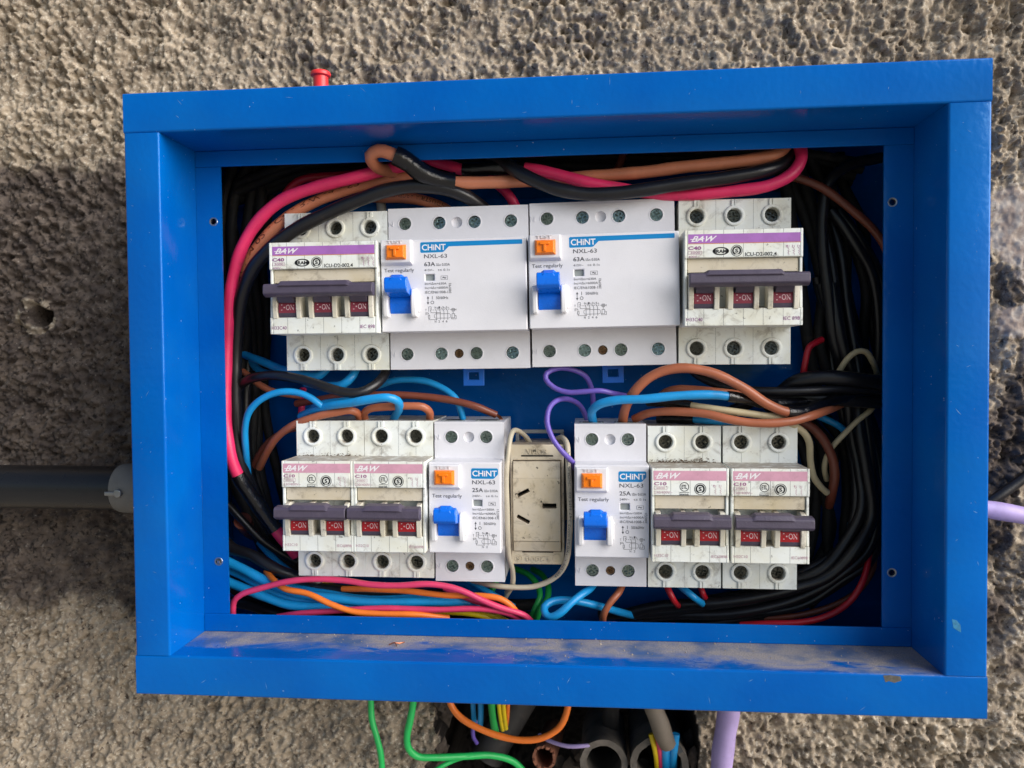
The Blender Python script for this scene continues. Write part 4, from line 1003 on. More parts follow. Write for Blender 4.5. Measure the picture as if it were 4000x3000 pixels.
    ('wire', 'large brown wire arch from the switch over to a black sleeve on the right', 'wires between the two breaker rows', 'brown', 2.5,
     [(41.7,58,-18.1), (41.9,52,-13.2), (43.3,46,-7.2), (46.6,42,-0.8), (53.5,40,6.3), (61.8,39,10.3), (72.1,38,11.6), (85.9,38,8.9), (100.3,38,1.8), (112.8,39,-6.7), (123,40,-11), (133,44,-10.6), (141.1,50,-8.3), (158.6,60,-4.6), (184.2,72,-2.3)], [(10.0, 99, 3.0)], None),
    ('wire', 'long brown wire lying across the tops of the two lower right breakers', 'wires between the two breaker rows', 'brown', 2.2,
     [(47.7,56,-15.5), (54.6,50,-12.1), (63.7,46,-10.9), (73.7,43,-11), (83.9,40,-12), (94.3,38,-14.5), (104.6,37,-16.1), (115,37,-16.3), (125.7,38,-15.3), (134.4,41,-13.2), (144.8,50,-11), (156.3,66,-9.1), (170.9,86,-6.4)], [], None),
    ('wire', 'brown wire peeping out above the light blue wire', 'wires between the two breaker rows', 'brown', 2.0,
     [(60.9,66,-5.4), (64.5,58,-1.3), (69.8,53,0.5), (80.3,50,0.1), (94.2,50,-1.4), (112.7,56,-4.2)], [], None),
    ('wire', 'dark red-brown wire dropping behind the right breakers to a bare end', 'wires between the two breaker rows', 'dbrown', 2.5,
     [(126,62,-14.9), (138.1,64,-18.5), (144.1,65,-22.6), (149.7,66,-29.8), (153.6,67,-38.4), (154.9,68,-47.2), (155,72,-56.4), (157,84,-66.2)], [], None),
    ('wire', 'cream wire running out of black tape and down beside the right breaker', 'wires between the two breaker rows', 'cream', 1.8,
     [(55.6,62,-6.7), (64.6,54,-6.6), (76.4,46,-7.9), (84.6,43,-8.9), (97.6,42,-10.8), (111,42,-12.7), (120.6,43,-14.2), (127.6,46,-18.2), (133.7,50,-22.2), (137.6,54,-27.6), (139.3,58,-37.3), (142.1,62,-46.4), (146.9,66,-52.7), (151.5,70,-56.6)], [(0, 2.0, 2.5)], None),
    ('wire', 'cream wire loop standing above the black cables at the right', 'wires between the two breaker rows', 'cream', 1.6,
     [(156.1,70,3.1), (156.9,68,8.1), (160.3,66,15), (165.3,66,19.2), (170.4,67,19.1), (175.3,70,13.2), (180.4,78,6.5)], [], None),
    ('wire', 'thin cream wire slanting down from the black cables at the right', 'wires between the two breaker rows', 'cream', 1.5,
     [(176.3,70,-9.1), (172.8,68,-12.5), (166.5,67,-17.3), (159.8,67,-24.2), (153.9,68,-31.3), (151.2,70,-37.5), (150.8,72,-43.8), (153.3,76,-50.7)], [], None),
    ('wire', 'red wire end under the corner of the upper right breaker', 'wires between the two breaker rows', 'red', 1.7,
     [(149.4,72,26.1), (145.5,70,24.4), (141.5,68,21.9), (139.3,67,14.5), (138.4,68,6.6), (139.6,74,-0.6)], [], None),
    ('wire', 'short light blue wire under the long brown wire on the right breakers', 'wires between the two breaker rows', 'blue', 1.9,
     [(60.7,64,-16.1), (72.3,58,-15.7), (78.6,53,-15.6), (90.1,52,-16.7), (103.2,56,-18.8)], [(0, 2.0, 2.4)], None),
    ('wire', 'dark blue wire curving down behind the cream wire at the right', 'wires between the two breaker rows', 'blue', 1.9,
     [(143.7,78,-13.5), (150.5,76,-16.5), (158,75,-20.2), (164.3,77,-25.4), (170.9,82,-34.4)], [], None),
    ('wire', 'short bright blue wire between black cables at the lower right', 'wires between the two breaker rows', 'blue', 1.7,
     [(172.6,74,-49.8), (171.5,72,-54.6), (169.1,72,-62.1), (167.4,74,-69.3), (166.9,80,-76.4)], [], None),
    ('wire', 'violet wire loop in front of the blue back plate', 'wires between the two breaker rows', 'violet', 1.4,
     [(26.2,70,-12.6), (26.1,66,-4.7), (25.1,62,1.5), (21.9,58,7.6), (14.5,54,11.2), (7.2,51,11.8), (1.7,49,9.4), (1.2,48,6.3), (5.1,47,2.1), (12.4,46,-0.6), (21.8,45,-0.3), (29.9,45,0.1), (36.5,48,-1.5), (43.4,56,-3.1)], [], None),
    ('wire', 'violet wire bending down in front of the socket', 'wires between the two breaker rows', 'violet', 1.4,
     [(22.8,72,-16.6), (18.8,62,-8.3), (12.4,54,-4.6), (7,48,-5), (3.2,43,-8.6), (2.1,39,-15.8), (5.3,36,-24.5), (10.2,36,-31), (14.6,40,-36), (16.2,50,-41.2)], [], None),
    ('wire', 'off-white wire looping down the left side of the socket', 'wires between the two breaker rows', 'offwhite', 1.35,
     [(-7.6,70,-31.9), (-10.2,64,-26.4), (-13.6,56,-22.1), (-15.9,48,-20.8), (-17.1,42,-23.2), (-18,38,-30.7), (-18.9,36,-42), (-18.8,36,-59.3), (-18.7,38,-74.1), (-18.7,42,-86), (-17.2,46,-94.4), (-17.8,52,-104.1), (-21.9,60,-111)], [], None),
    ('wire', 'printed off-white wire down the right side of the socket and left under it', 'wires between the two breaker rows', 'offwhite', 1.45,
     [(2.9,66,-31.4), (6.5,58,-26.5), (9.9,50,-25), (12.2,44,-28), (12.7,40,-36.7), (13.3,39,-53.8), (13.4,40,-71.3), (11.3,44,-89.1), (6,48,-98.3), (-5,50,-104.3), (-16.8,49,-104.9), (-28.8,50,-104.2), (-40.8,60,-104.7)], [], ('450/750 V. 1X0.75 mm2 247 NM 02 - INDUSTRIA', 0.2, 0.66, 1.3, 'down')),
    ('wire', 'black wire tip showing above the brown arch', 'wires between the two breaker rows', 'black', 2.4,
     [(80.6,74,9.9), (86,68,5.4), (94.7,62,1.6), (109.6,56,-0.8), (132.7,54,-1.1), (157.3,58,-0.2), (177.2,64,-1.7), (190.6,70,-3.3)], [], None),
    ('cable', 'thick black cable bending into the right side above the other black ones', 'black cables bundled at the right of the box', 'black', 4.0,
     [(122.1,76,-10.8), (127,66,-1.8), (132.7,60,3.3), (142.9,57,5.8), (161.9,58,4.6), (177.4,62,2.5), (192.9,70,0.2)], [], None),
    ('cable', 'black cable running right below the brown arch', 'black cables bundled at the right of the box', 'black', 3.4,
     [(98.6,84,-16.4), (116.3,72,-6), (133.2,62,-4.6), (151.6,60,-5.6), (169.1,63,-7.3), (190.6,70,-7.7)], [], None),
    ('cable', 'black cable arching from the top right corner down behind the upper right breaker', 'black cables bundled at the right of the box', 'black', 3.0,
     [(198.7,86,128.1), (183.5,80,124.5), (164,76,119.7), (153.2,74,110.6), (150.1,74,94.8), (150.2,74,76.1), (153.4,74,48.2), (156.7,75,24.4), (165.2,80,1.5)], [], None),
    ('cable', 'black cable in the curved bundle at the right inside of the box', 'black cables bundled at the right of the box', 'black', 3.2,
     [(155.1,75.6,56.3), (159.6,73.6,26.3), (167.7,73.1,-2.1), (168.2,69.1,-23.1), (171.1,66.9,-43.3), (174.1,67.2,-68.9), (165,63.2,-84.4), (150.3,63.4,-100.2), (132,62.4,-107), (97.2,62.7,-114.9), (62.7,71.7,-120.8), (42.7,79.2,-128.3)], [], None),
    ('cable', 'black cable in the curved bundle at the right inside of the box', 'black cables bundled at the right of the box', 'black', 2.6,
     [(164.1,80.5,52), (168,76.7,21.7), (170.8,73.6,-3), (173.6,71.2,-27.1), (176,70.1,-48.5), (177.1,68.4,-70), (171.4,66.7,-87.6), (153,64.1,-102.4), (134.5,64.3,-113), (101.6,65.4,-122), (65.6,74.1,-126.8), (46.4,82.3,-132.6)], [], None),
    ('cable', 'black cable in the curved bundle at the right inside of the box', 'black cables bundled at the right of the box', 'black', 3.0,
     [(151.1,79.2,57.1), (159.4,80.8,24.7), (162.7,75.1,-0.9), (166,76.1,-23.7), (169.6,73.5,-46), (169.7,69.8,-65), (160.5,68.5,-83.4), (147.5,65,-96.9), (124.9,68.1,-107.1), (91.7,67.4,-117.5), (60.1,73.8,-125.1), (33.9,83.7,-129.7)], [], None),
    ('cable', 'black cable in the curved bundle at the right inside of the box', 'black cables bundled at the right of the box', 'black', 2.3,
     [(166.2,81.2,50.9), (171.5,83,19.9), (173.9,80.1,-6.8), (179,76.9,-31.5), (180.9,73.1,-51), (181.8,74.6,-73.2), (174.4,69.1,-92.6), (157.3,67.8,-104.6), (137.8,67.6,-117.5), (103.4,71.3,-125), (73.5,78.6,-130), (50.1,88,-138.2)], [], None),
    ('cable', 'black cable in the curved bundle at the right inside of the box', 'black cables bundled at the right of the box', 'black', 2.7,
     [(149.9,83.8,60.8), (157.4,84.7,26.3), (159.3,82.2,1.8), (164.6,79.1,-21.7), (167.7,76.1,-43.7), (167.5,73.3,-67.2), (160.6,73.7,-86.9), (140.9,69.5,-99.2), (125.4,69.2,-108.2), (87.8,73.3,-117.4), (55.3,77.9,-125.2), (29.4,87.1,-131.4)], [], None),
    ('cable', 'black cable in the curved bundle at the right inside of the box', 'black cables bundled at the right of the box', 'black', 3.1,
     [(163.6,87.2,50.6), (167.8,84.2,16.1), (172.7,82.7,-6.4), (174.8,81.1,-32.5), (177.6,76.1,-53), (175.3,76,-76.2), (170.5,72.6,-95), (153.8,72.1,-109.3), (133,73.3,-120.3), (98.5,73.5,-129.2), (66.9,78.9,-135.1), (43.4,88.4,-144.7)], [], None),
    ('cable', 'black cable in the curved bundle at the right inside of the box', 'black cables bundled at the right of the box', 'black', 2.4,
     [(156.9,89.5,51.6), (163.7,87.4,21.3), (169.3,85.5,-2.8), (171,83.3,-26.9), (174.4,78.7,-51.6), (175.3,76.6,-71.3), (166.2,76.2,-91.7), (152.3,72,-106), (130.5,73.9,-116.1), (97.5,74.3,-122), (60.5,81.4,-131.2), (40.7,92.5,-138.7)], [], None),
    ('cable', 'black cable in the curved bundle at the right inside of the box', 'black cables bundled at the right of the box', 'black', 2.8,
     [(167.4,89.3,54.6), (174.2,89.6,24.2), (175.7,87.1,-3.5), (180.5,82.6,-24.4), (185.2,82.6,-47.1), (180.5,78.6,-68.2), (176.6,79.6,-88.6), (158.8,75.4,-103.2), (140.3,75.6,-111.3), (107.4,78.6,-120.7), (69.2,82.1,-127.6), (45.9,95.3,-138.3)], [], None),
    ('cable', 'black cable dropping behind the upper right breaker to the cable bundle', 'black cables bundled at the right of the box', 'black', 2.6,
     [(151.4,82,93.2), (155.7,78,69.8), (158.8,76,44.5), (161.2,76,24.3), (170.3,80,6.6), (184.6,86,-3.9)], [], None),
    ('cable', 'black cable dropping behind the upper right breaker to the cable bundle', 'black cables bundled at the right of the box', 'black', 2.6,
     [(157.6,86,95.3), (162.6,82,71.7), (165.1,80,46.2), (169.5,80,25.9), (176.1,84,8), (191.8,90,-2.6)], [], None),
    ('cable', 'black cable dropping behind the upper right breaker to the cable bundle', 'black cables bundled at the right of the box', 'black', 2.6,
     [(149.9,88,91.8), (154.4,84,68.1), (157.1,82,42.4), (161.5,82,21.9), (168.8,86,3.9), (184.7,92,-6.8)], [], None),
    ('cable', 'black cable curving through the upper right inside corner', 'black cables bundled at the right of the box', 'black', 2.7,
     [(155.7,78,96.2), (161.7,76,86.9), (168.7,76,76), (176,78,64.4), (180.4,80,49.5), (182.5,82,24.2), (181.4,84,-1.2)], [], None),
    ('cable', 'black cable curving through the upper right inside corner', 'black cables bundled at the right of the box', 'black', 2.7,
     [(161.5,84,97.2), (167.6,82,87.8), (174.7,82,76.8), (182.1,84,65), (186.6,86,49.8), (188.7,88,24.3), (187.5,90,-1.5)], [], None),
    ('wire', 'red wire arcing along the lower right corner of the box', 'black cables bundled at the right of the box', 'red', 1.7,
     [(104.7,64,-127.7), (116.8,58,-124.7), (133.4,56,-123.1), (147.9,57,-119.7), (160.2,60,-112.8), (167.4,62,-102.9), (171.4,66,-94.5), (175.7,74,-81.4)], [], None),
    ('wire', 'dim brown-red wire inside the red arc at the lower right', 'black cables bundled at the right of the box', 'dbrown', 1.7,
     [(118.8,72,-126.3), (135.5,70,-124), (152.6,70,-119.1), (167.8,72,-111.3), (176.9,74,-99.1), (180.3,80,-80.1)], [], None),
    ('wire', 'red wire leaving the first terminal under the lower right breakers', 'wires along the bottom of the box', 'red', 1.7,
     [(64.6,62,-104.6), (65.4,58,-106.9), (68,57,-112.3), (73.7,72,-121.3), (82.8,92,-132.3)], [], None),
    ('wire', 'red wire leaving the second terminal under the lower right breakers', 'wires along the bottom of the box', 'red', 1.6,
     [(83.1,64,-105.9), (83.8,60,-109.2), (88.6,72,-117.9), (95.9,92,-129.9)], [], None),
    ('wire', 'light blue wire slanting down under the lower right breakers', 'wires along the bottom of the box', 'blue', 1.9,
     [(70.5,62,-104.5), (73.8,57,-106.7), (78.6,55,-110.3), (86.7,68,-119), (97.8,92,-132.6)], [], None),
    ('wire', 'brown wire hanging under the lower right residual-current switch', 'wires along the bottom of the box', 'brown', 1.9,
     [(41.4,60,-105.4), (38.9,55,-108.5), (34.3,52,-113.1), (31.1,52,-118.9), (30.5,58,-126)], [], None),
    ('wire', 'light blue wire knotted under the lower right residual-current switch', 'wires along the bottom of the box', 'blue', 2.1,
     [(26.2,60,-104.6), (23.6,52,-105.9), (19.6,47,-107.2), (13.8,43,-110.7), (8,41,-115.6), (3.1,42,-118.2), (0.2,44,-117.2), (-0.4,47,-114.5), (3.1,50,-112.6), (10.7,52,-112.1), (20.6,54,-114), (30.6,60,-118.2), (41.8,70,-124.3), (57.5,90,-134.3)], [], None),
    ('wire', 'green wire coming down behind the socket, nearer the left', 'wires along the bottom of the box', 'green', 1.7,
     [(-22.7,86,-103.9), (-17.3,80,-103.8), (-10.5,74,-105), (-5,68,-109.5), (-3.7,63,-114.2), (-6.2,60,-119.5), (-8.4,62,-126.3)], [], None),
    ('wire', 'green wire coming down behind the socket, nearer the right', 'wires along the bottom of the box', 'green', 1.7,
     [(-9.3,88,-105.6), (-2.9,78,-106.3), (0.7,68,-109.9), (0.4,62,-114.8), (-3.3,58,-119.5), (-5.7,60,-126.1)], [], None),
    ('wire', 'short green wire between the cream and blue wires at the bottom', 'wires along the bottom of the box', 'green', 1.7,
     [(-29.2,76,-109.3), (-30.9,72,-112.7), (-34.2,72,-118.8)], [], None),
    ('wire', 'grey-white wire end slanting near the green wires', 'wires along the bottom of the box', 'offwhite', 1.3,
     [(-17.7,60,-106.4), (-21,62,-111.6), (-24.8,66,-118.1)], [], None),
    ('wire', 'long pink wire rising from the lower left corner and running right along the bottom', 'wires along the bottom of the box', 'dpink', 1.65,
     [(-171.7,46,-124.8), (-169.9,43,-118.2), (-168.1,41,-112.4), (-163.4,40,-108.5), (-152.6,39,-104.8), (-136.8,38,-100.5), (-121.5,38,-99), (-106.4,38,-99.5), (-91.4,38,-101.5), (-76.5,38,-101.7), (-61.7,38,-100.7), (-52,39,-101.9), (-42.4,40,-104.9), (-32.8,41,-109.7), (-23.1,42,-113.8), (-11.6,45,-118.2), (-7.2,52,-124.7)], [], None),
    ('wire', 'lower pink wire lying along the bottom edge of the opening', 'wires along the bottom of the box', 'dpink', 1.6,
     [(-148.4,52,-124.3), (-136.4,47,-120.9), (-113.7,44,-117.9), (-87.9,43,-115.6), (-57.9,43,-115.8), (-33.1,43,-115), (-18.5,45,-117.9), (-11,52,-124.8)], [], None),
    ('wire', 'third pink wire with print ending at the bottom near the green wires', 'wires along the bottom of the box', 'dpink', 1.7,
     [(-54.9,52,-106.7), (-41.8,49,-111.1), (-31.7,48,-114.1), (-21.8,48,-117.9), (-12.7,52,-123.1)], [], None),
    ('wire', 'orange wire dropping from the lower left breaker along the bottom edge', 'wires along the bottom of the box', 'orange', 1.65,
     [(-156.3,56,-100.4), (-148.1,47,-102.7), (-140.9,43,-105.8), (-126.8,41,-107.9), (-114.3,40,-112.9), (-102.3,40,-116.6), (-87.2,40,-117.6), (-67.9,41,-118), (-51.5,46,-121.1)], [], None),
    ('wire', 'orange wire running right above the pink wires', 'wires along the bottom of the box', 'orange', 1.6,
     [(-112.7,56,-109.4), (-94.8,50,-107.5), (-73.4,46,-107), (-53,44,-108.3), (-33,43,-107.9), (-23.2,43,-109.4), (-17.4,44,-113.6), (-13.5,52,-123.1)], [], None),
    ('wire', 'small orange wire behind the first lower breaker terminal', 'wires along the bottom of the box', 'orange', 1.6,
     [(-159.7,74,-106.2), (-149.8,70,-105.5), (-138.8,70,-106.4)], [], None),
    ('wire', 'yellow wire at the bottom edge under the pink wire', 'wires along the bottom of the box', 'yellow', 1.6,
     [(-71.2,56,-120.5), (-55.3,51,-119.5), (-43.9,49,-119.2), (-33.3,50,-121.1), (-22.6,56,-126.4)], [], None),
    ('wire', 'second yellow wire at the bottom beside the pink wires', 'wires along the bottom of the box', 'yellow', 1.6,
     [(-56.1,58,-118.7), (-42.5,53,-118.9), (-28.4,51,-121), (-20.1,56,-126.3)], [], None),
    ('wire', 'yellow wire sliver under the lower left breaker', 'wires along the bottom of the box', 'yellow', 1.6,
     [(-140.1,66,-108.5), (-111.9,62,-106.4), (-98.6,62,-108.3)], [], None),
    ('wire', 'light blue wire in the thick bunch along the bottom left', 'light blue wires bunched along the bottom left', 'blue', 2.6,
     [(-181.6,56,-93.8), (-168.3,53,-98.2), (-152.9,51,-105), (-136.9,50,-110), (-115.5,50,-112.7), (-94.9,50,-114.7), (-64.2,50,-113.6), (-42.3,52,-114.6), (-30.7,60,-121.5)], [], None),
    ('wire', 'light blue wire in the thick bunch along the bottom left', 'light blue wires bunched along the bottom left', 'blue', 2.6,
     [(-184.6,62,-99), (-169.7,59,-104.4), (-152.9,57,-111.9), (-136.2,55,-115.7), (-117.2,55,-116.9), (-96.3,55,-117.5), (-70.9,55,-117.1), (-45.6,57,-118.7), (-33.5,62,-124.8)], [], None),
    ('wire', 'light blue wire in the thick bunch along the bottom left', 'light blue wires bunched along the bottom left', 'blue', 2.6,
     [(-182.8,58,-105.9), (-168,55,-110), (-156.6,53,-113.4), (-142.5,52,-117.4), (-121.5,52,-118.3), (-96,52,-118.1), (-70.5,53,-117.9), (-45.5,56,-120)], [], None),
    ('wire', 'light blue wire in the thick bunch along the bottom left', 'light blue wires bunched along the bottom left', 'blue', 2.6,
     [(-165.5,68,-107.9), (-138.7,62,-111.6), (-118.5,59,-113.5), (-97.1,58,-115.4), (-71.5,58,-114.4), (-46,60,-115.6), (-34,66,-120.9)], [], None),
    ('wire', 'light blue wire end near the off-white wire at the bottom', 'wires along the bottom of the box', 'blue', 1.6,
     [(-44.2,66,-105.9), (-35.9,62,-109.3), (-25.7,62,-114.8), (-18.4,66,-120.6)], [], None),
    ('cable', 'black cable under the lower left breakers behind the pink wire', 'wires along the bottom of the box', 'black', 3.2,
     [(-148.3,66,-110.2), (-125.3,62,-111.3), (-103.4,60,-111.9), (-77.2,60,-112.5), (-51.5,62,-114.2), (-31.8,70,-119.5)], [], None),
    ('cable', 'black cable low in the lower left corner', 'wires along the bottom of the box', 'black', 3.0,
     [(-187.1,72,-122.9), (-175,70,-123.5), (-160.4,68,-126.6), (-144,68,-131.1)], [], None),
    ('wire', 'green wire hanging straight down at the left under the box', 'wires hanging under the box', 'lgreen', 1.9,
     [(-108.2,94,-176.3), (-108.3,94,-189.7), (-107.6,93,-199.7), (-104.4,92,-210.4), (-102.3,92,-219.4), (-101.8,93,-230.1), (-103.1,96,-245.5)], [], None),
    ('wire', 'green wire hanging under the box and turning right towards the wall hole', 'wires hanging under the box', 'lgreen', 2.1,
     [(-81.5,93,-175.2), (-82.2,93,-189.3), (-83.8,92,-198.5), (-86,92,-209.8), (-85.1,93,-217), (-80.3,95,-222.4), (-69.7,99,-224.7), (-53.9,107,-227.6), (-37.7,116,-231.1), (-24.3,122,-237.8), (-12.9,126,-252.7)], [], None),
    ('wire', 'thin green wire branching down from the turned green wire', 'wires hanging under the box', 'lgreen', 1.4,
     [(-43.6,112,-229.2), (-54.3,106,-228), (-60.7,106,-230.3), (-69.2,102,-233.1), (-79.7,102,-242.1)], [], None),
    ('wire', 'orange wire hanging in a loop under the box', 'wires hanging under the box', 'orange', 2.0,
     [(-61.4,94,-177.9), (-59.2,93,-189.1), (-53.5,92,-196.1), (-42.3,91,-202), (-29.1,91,-206.5), (-15.9,91,-208.3), (-3.8,91,-206.2), (5.8,92,-200), (10.2,93,-190.6), (11.6,95,-179)], [], None),
    ('wire', 'short green wire hanging in front of the wall hole', 'wires hanging under the box', 'green', 2.2,
     [(-35.9,100,-182.5), (-35.5,100,-192.4), (-34.6,101,-202.8), (-33,104,-213.3)], [], None),
    ('wire', 'yellow wire hanging beside the short green wire', 'wires hanging under the box', 'yellow', 1.4,
     [(-31.5,101,-182.8), (-31.1,101,-192.7), (-30.4,102,-200.3), (-29.5,106,-209.8)], [], None),
    ('wire', 'yellow wire hanging nearest the small orange wire', 'wires hanging under the box', 'yellow', 1.4,
     [(-28.4,101,-182.7), (-28.3,101,-192.6), (-27.9,102,-200.2), (-27.5,106,-208.9)], [], None),
    ('wire', 'small orange wire hanging beside the yellow wires', 'wires hanging under the box', 'orange', 1.3,
     [(-25.5,103,-183.5), (-25.9,103,-193.5), (-26.5,105,-201.5), (-27.9,110,-209.1)], [], None),
    ('wire', 'blue wire hanging behind the orange loop', 'wires hanging under the box', 'blue', 1.9,
     [(-42.9,106,-185.3), (-42.8,106,-195.3), (-43,107,-201.5), (-44.3,112,-210.6)], [], None),
    ('wire', 'dark blue wire hanging at the left of the blue wire under the box', 'wires hanging under the box', 'blue', 1.6,
     [(-48.4,112,-188), (-48.5,112,-198.2), (-48.8,116,-205.8), (-49.7,124,-214)], [], None),
    ('wire', 'pale violet wire lying across the pipes in the wall hole', 'wires hanging under the box', 'lilac', 1.3,
     [(-8.4,128,-223), (-0.7,120,-222.9), (9.9,115,-223), (20.1,114,-221.9), (31.1,120,-223)], [], None),
    ('wire', 'pale violet wire bending in the dark behind the blue wire', 'wires hanging under the box', 'violet', 1.3,
     [(-47.9,124,-212.5), (-50.1,122,-216.7), (-50.1,122,-222.1), (-48.7,128,-229.5)], [], None),
    ('cable', 'thick lilac cable coming down at the right under the box', 'wires hanging under the box', 'lilac', 6.4,
     [(106.2,95,-168.1), (104,95,-190), (101.9,95,-203.7), (100.3,95,-217.5), (99.2,95,-239.5)], [], None),
    ('cable', 'lilac cable leaving the right side of the box', None, 'lilac', 4.9,
     [(224.3,86,-65.6), (238.9,86,-67.5), (251.1,86,-69.5), (261.8,87,-71.6), (284.7,90,-76.6)], [], None),
    ('cable', 'black taped cable running up behind the lilac cable on the right', None, 'black', 2.9,
     [(237.7,104,-76.8), (252.3,103,-66.6), (262.8,104,-59.3), (272,105,-52.8), (289.9,108,-42.5)], [], None),
    ('cable', 'dirty grey cable running down from the box into the right pipe', 'wires hanging under the box', 'greybrown', 5.6,
     [(57.6,100,-179.8), (61.4,101,-191.3), (64.8,102,-200), (68.3,105,-211.2), (70.2,107,-214.9)], [], None),
    ('wire', 'yellow wire inside the mouth of the right pipe', 'wires hanging under the box', 'yellow', 1.6,
     [(60.3,107,-209.6), (62.4,107,-218), (64,112,-227.6), (65.6,124,-242.6)], [], None),
    ('wire', 'pink wire inside the mouth of the right pipe', 'wires hanging under the box', 'dpink', 1.7,
     [(64.1,107,-209.5), (65.2,107,-217.9), (66.2,112,-227.5), (67.9,124,-242.5)], [], None),
    ('wire', 'left of two blue wires in the mouth of the right pipe', 'wires hanging under the box', 'blue', 2.7,
     [(69.1,107,-209.3), (69,107,-217.8), (69.5,112,-227.4), (71.4,124,-242.4)], [], None),
    ('wire', 'right of two blue wires in the mouth of the right pipe', 'wires hanging under the box', 'blue', 2.4,
     [(75.1,107,-209.1), (74,107,-217.6), (74,112,-227.3), (75.9,124,-242.2)], [], None),
    ('cable', 'black cable hanging in the dark behind the left breakers', 'black cables in the dark left inside of the box', 'soot_shade', 3.1644870635024205,  # extra cables filling the interior, coloured near-black to paint in its shade
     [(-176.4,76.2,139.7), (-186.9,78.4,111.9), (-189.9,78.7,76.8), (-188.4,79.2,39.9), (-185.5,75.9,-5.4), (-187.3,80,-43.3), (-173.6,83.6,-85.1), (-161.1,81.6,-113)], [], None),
    ('cable', 'black cable hanging in the dark behind the left breakers', 'black cables in the dark left inside of the box', 'soot_shade', 2.999530955826951,
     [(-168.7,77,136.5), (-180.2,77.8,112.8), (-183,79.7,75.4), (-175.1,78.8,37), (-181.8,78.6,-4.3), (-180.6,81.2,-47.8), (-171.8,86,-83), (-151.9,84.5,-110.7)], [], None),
    ('cable', 'black cable hanging in the dark behind the left breakers', 'black cables in the dark left inside of the box', 'soot_shade', 2.8001634535778765,
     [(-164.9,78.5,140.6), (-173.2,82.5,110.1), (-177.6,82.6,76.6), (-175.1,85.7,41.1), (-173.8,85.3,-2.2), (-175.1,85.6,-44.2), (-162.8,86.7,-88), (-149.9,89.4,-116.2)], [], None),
    ('cable', 'black cable hanging in the dark behind the left breakers', 'black cables in the dark left inside of the box', 'soot_shade', 3.3066823494785647,
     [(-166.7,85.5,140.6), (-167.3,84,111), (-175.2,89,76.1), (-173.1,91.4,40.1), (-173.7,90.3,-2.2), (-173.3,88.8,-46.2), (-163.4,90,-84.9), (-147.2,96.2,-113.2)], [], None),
    ('cable', 'black cable hanging in the dark behind the left breakers', 'black cables in the dark left inside of the box', 'soot_shade', 2.7443754461864125,
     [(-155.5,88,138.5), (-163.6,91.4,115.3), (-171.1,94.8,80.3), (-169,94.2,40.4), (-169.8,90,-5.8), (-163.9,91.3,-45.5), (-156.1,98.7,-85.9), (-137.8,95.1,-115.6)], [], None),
    ('cable', 'black cable running along the dark top of the box behind the coloured cables', 'black cables along the dark top of the box', 'soot_shade', 2.604819641302482,
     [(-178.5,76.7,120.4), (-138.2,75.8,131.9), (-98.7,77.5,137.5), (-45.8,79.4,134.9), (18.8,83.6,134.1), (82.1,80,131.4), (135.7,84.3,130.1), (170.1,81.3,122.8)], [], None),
    ('cable', 'black cable running along the dark top of the box behind the coloured cables', 'black cables along the dark top of the box', 'soot_shade', 3.0259539404176903,
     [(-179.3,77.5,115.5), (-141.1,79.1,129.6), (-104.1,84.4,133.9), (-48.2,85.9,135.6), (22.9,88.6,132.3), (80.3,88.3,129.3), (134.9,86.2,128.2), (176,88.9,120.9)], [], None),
    ('cable', 'black cable running along the dark top of the box behind the coloured cables', 'black cables along the dark top of the box', 'soot_shade', 3.0379361850015245,
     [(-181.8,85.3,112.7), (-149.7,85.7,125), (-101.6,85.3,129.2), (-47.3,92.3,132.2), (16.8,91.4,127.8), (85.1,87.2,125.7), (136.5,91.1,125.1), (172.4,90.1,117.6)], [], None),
    ('cable', 'black cable running along the dark top of the box behind the coloured cables', 'black cables along the dark top of the box', 'soot_shade', 3.0973043723209686,
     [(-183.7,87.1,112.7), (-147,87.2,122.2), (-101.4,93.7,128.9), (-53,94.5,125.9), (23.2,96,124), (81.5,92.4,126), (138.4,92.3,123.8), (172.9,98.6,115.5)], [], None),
    ('cable', 'black cable dropping through the dark upper right of the box', 'black cables in the dark upper right of the box', 'soot_shade', 3.4285739919118248,
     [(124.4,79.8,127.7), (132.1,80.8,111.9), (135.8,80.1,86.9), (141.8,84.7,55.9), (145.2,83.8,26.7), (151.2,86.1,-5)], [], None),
    ('cable', 'black cable dropping through the dark upper right of the box', 'black cables in the dark upper right of the box', 'soot_shade', 3.094727829749597,
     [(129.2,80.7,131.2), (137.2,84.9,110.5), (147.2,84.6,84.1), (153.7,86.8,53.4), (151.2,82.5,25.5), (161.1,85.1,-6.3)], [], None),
    ('cable', 'black cable dropping through the dark upper right of the box', 'black cables in the dark upper right of the box', 'soot_shade', 3.303393686586761,
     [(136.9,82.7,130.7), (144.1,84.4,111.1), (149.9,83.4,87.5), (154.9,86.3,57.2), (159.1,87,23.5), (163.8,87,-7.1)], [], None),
    ('cable', 'black cable dropping through the dark upper right of the box', 'black cables in the dark upper right of the box', 'soot_shade', 2.9523687687969895,
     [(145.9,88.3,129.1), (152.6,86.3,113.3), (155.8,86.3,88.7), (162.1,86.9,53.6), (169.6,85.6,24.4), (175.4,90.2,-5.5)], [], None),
    ('cable', 'black cable dropping through the dark upper right of the box', 'black cables in the dark upper right of the box', 'soot_shade', 2.614282520125553,
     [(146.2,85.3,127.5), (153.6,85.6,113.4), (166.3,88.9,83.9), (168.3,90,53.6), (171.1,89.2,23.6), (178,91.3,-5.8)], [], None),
    ('cable', 'black cable dropping through the dark upper right of the box', 'black cables in the dark upper right of the box', 'soot_shade', 2.714187748875928,
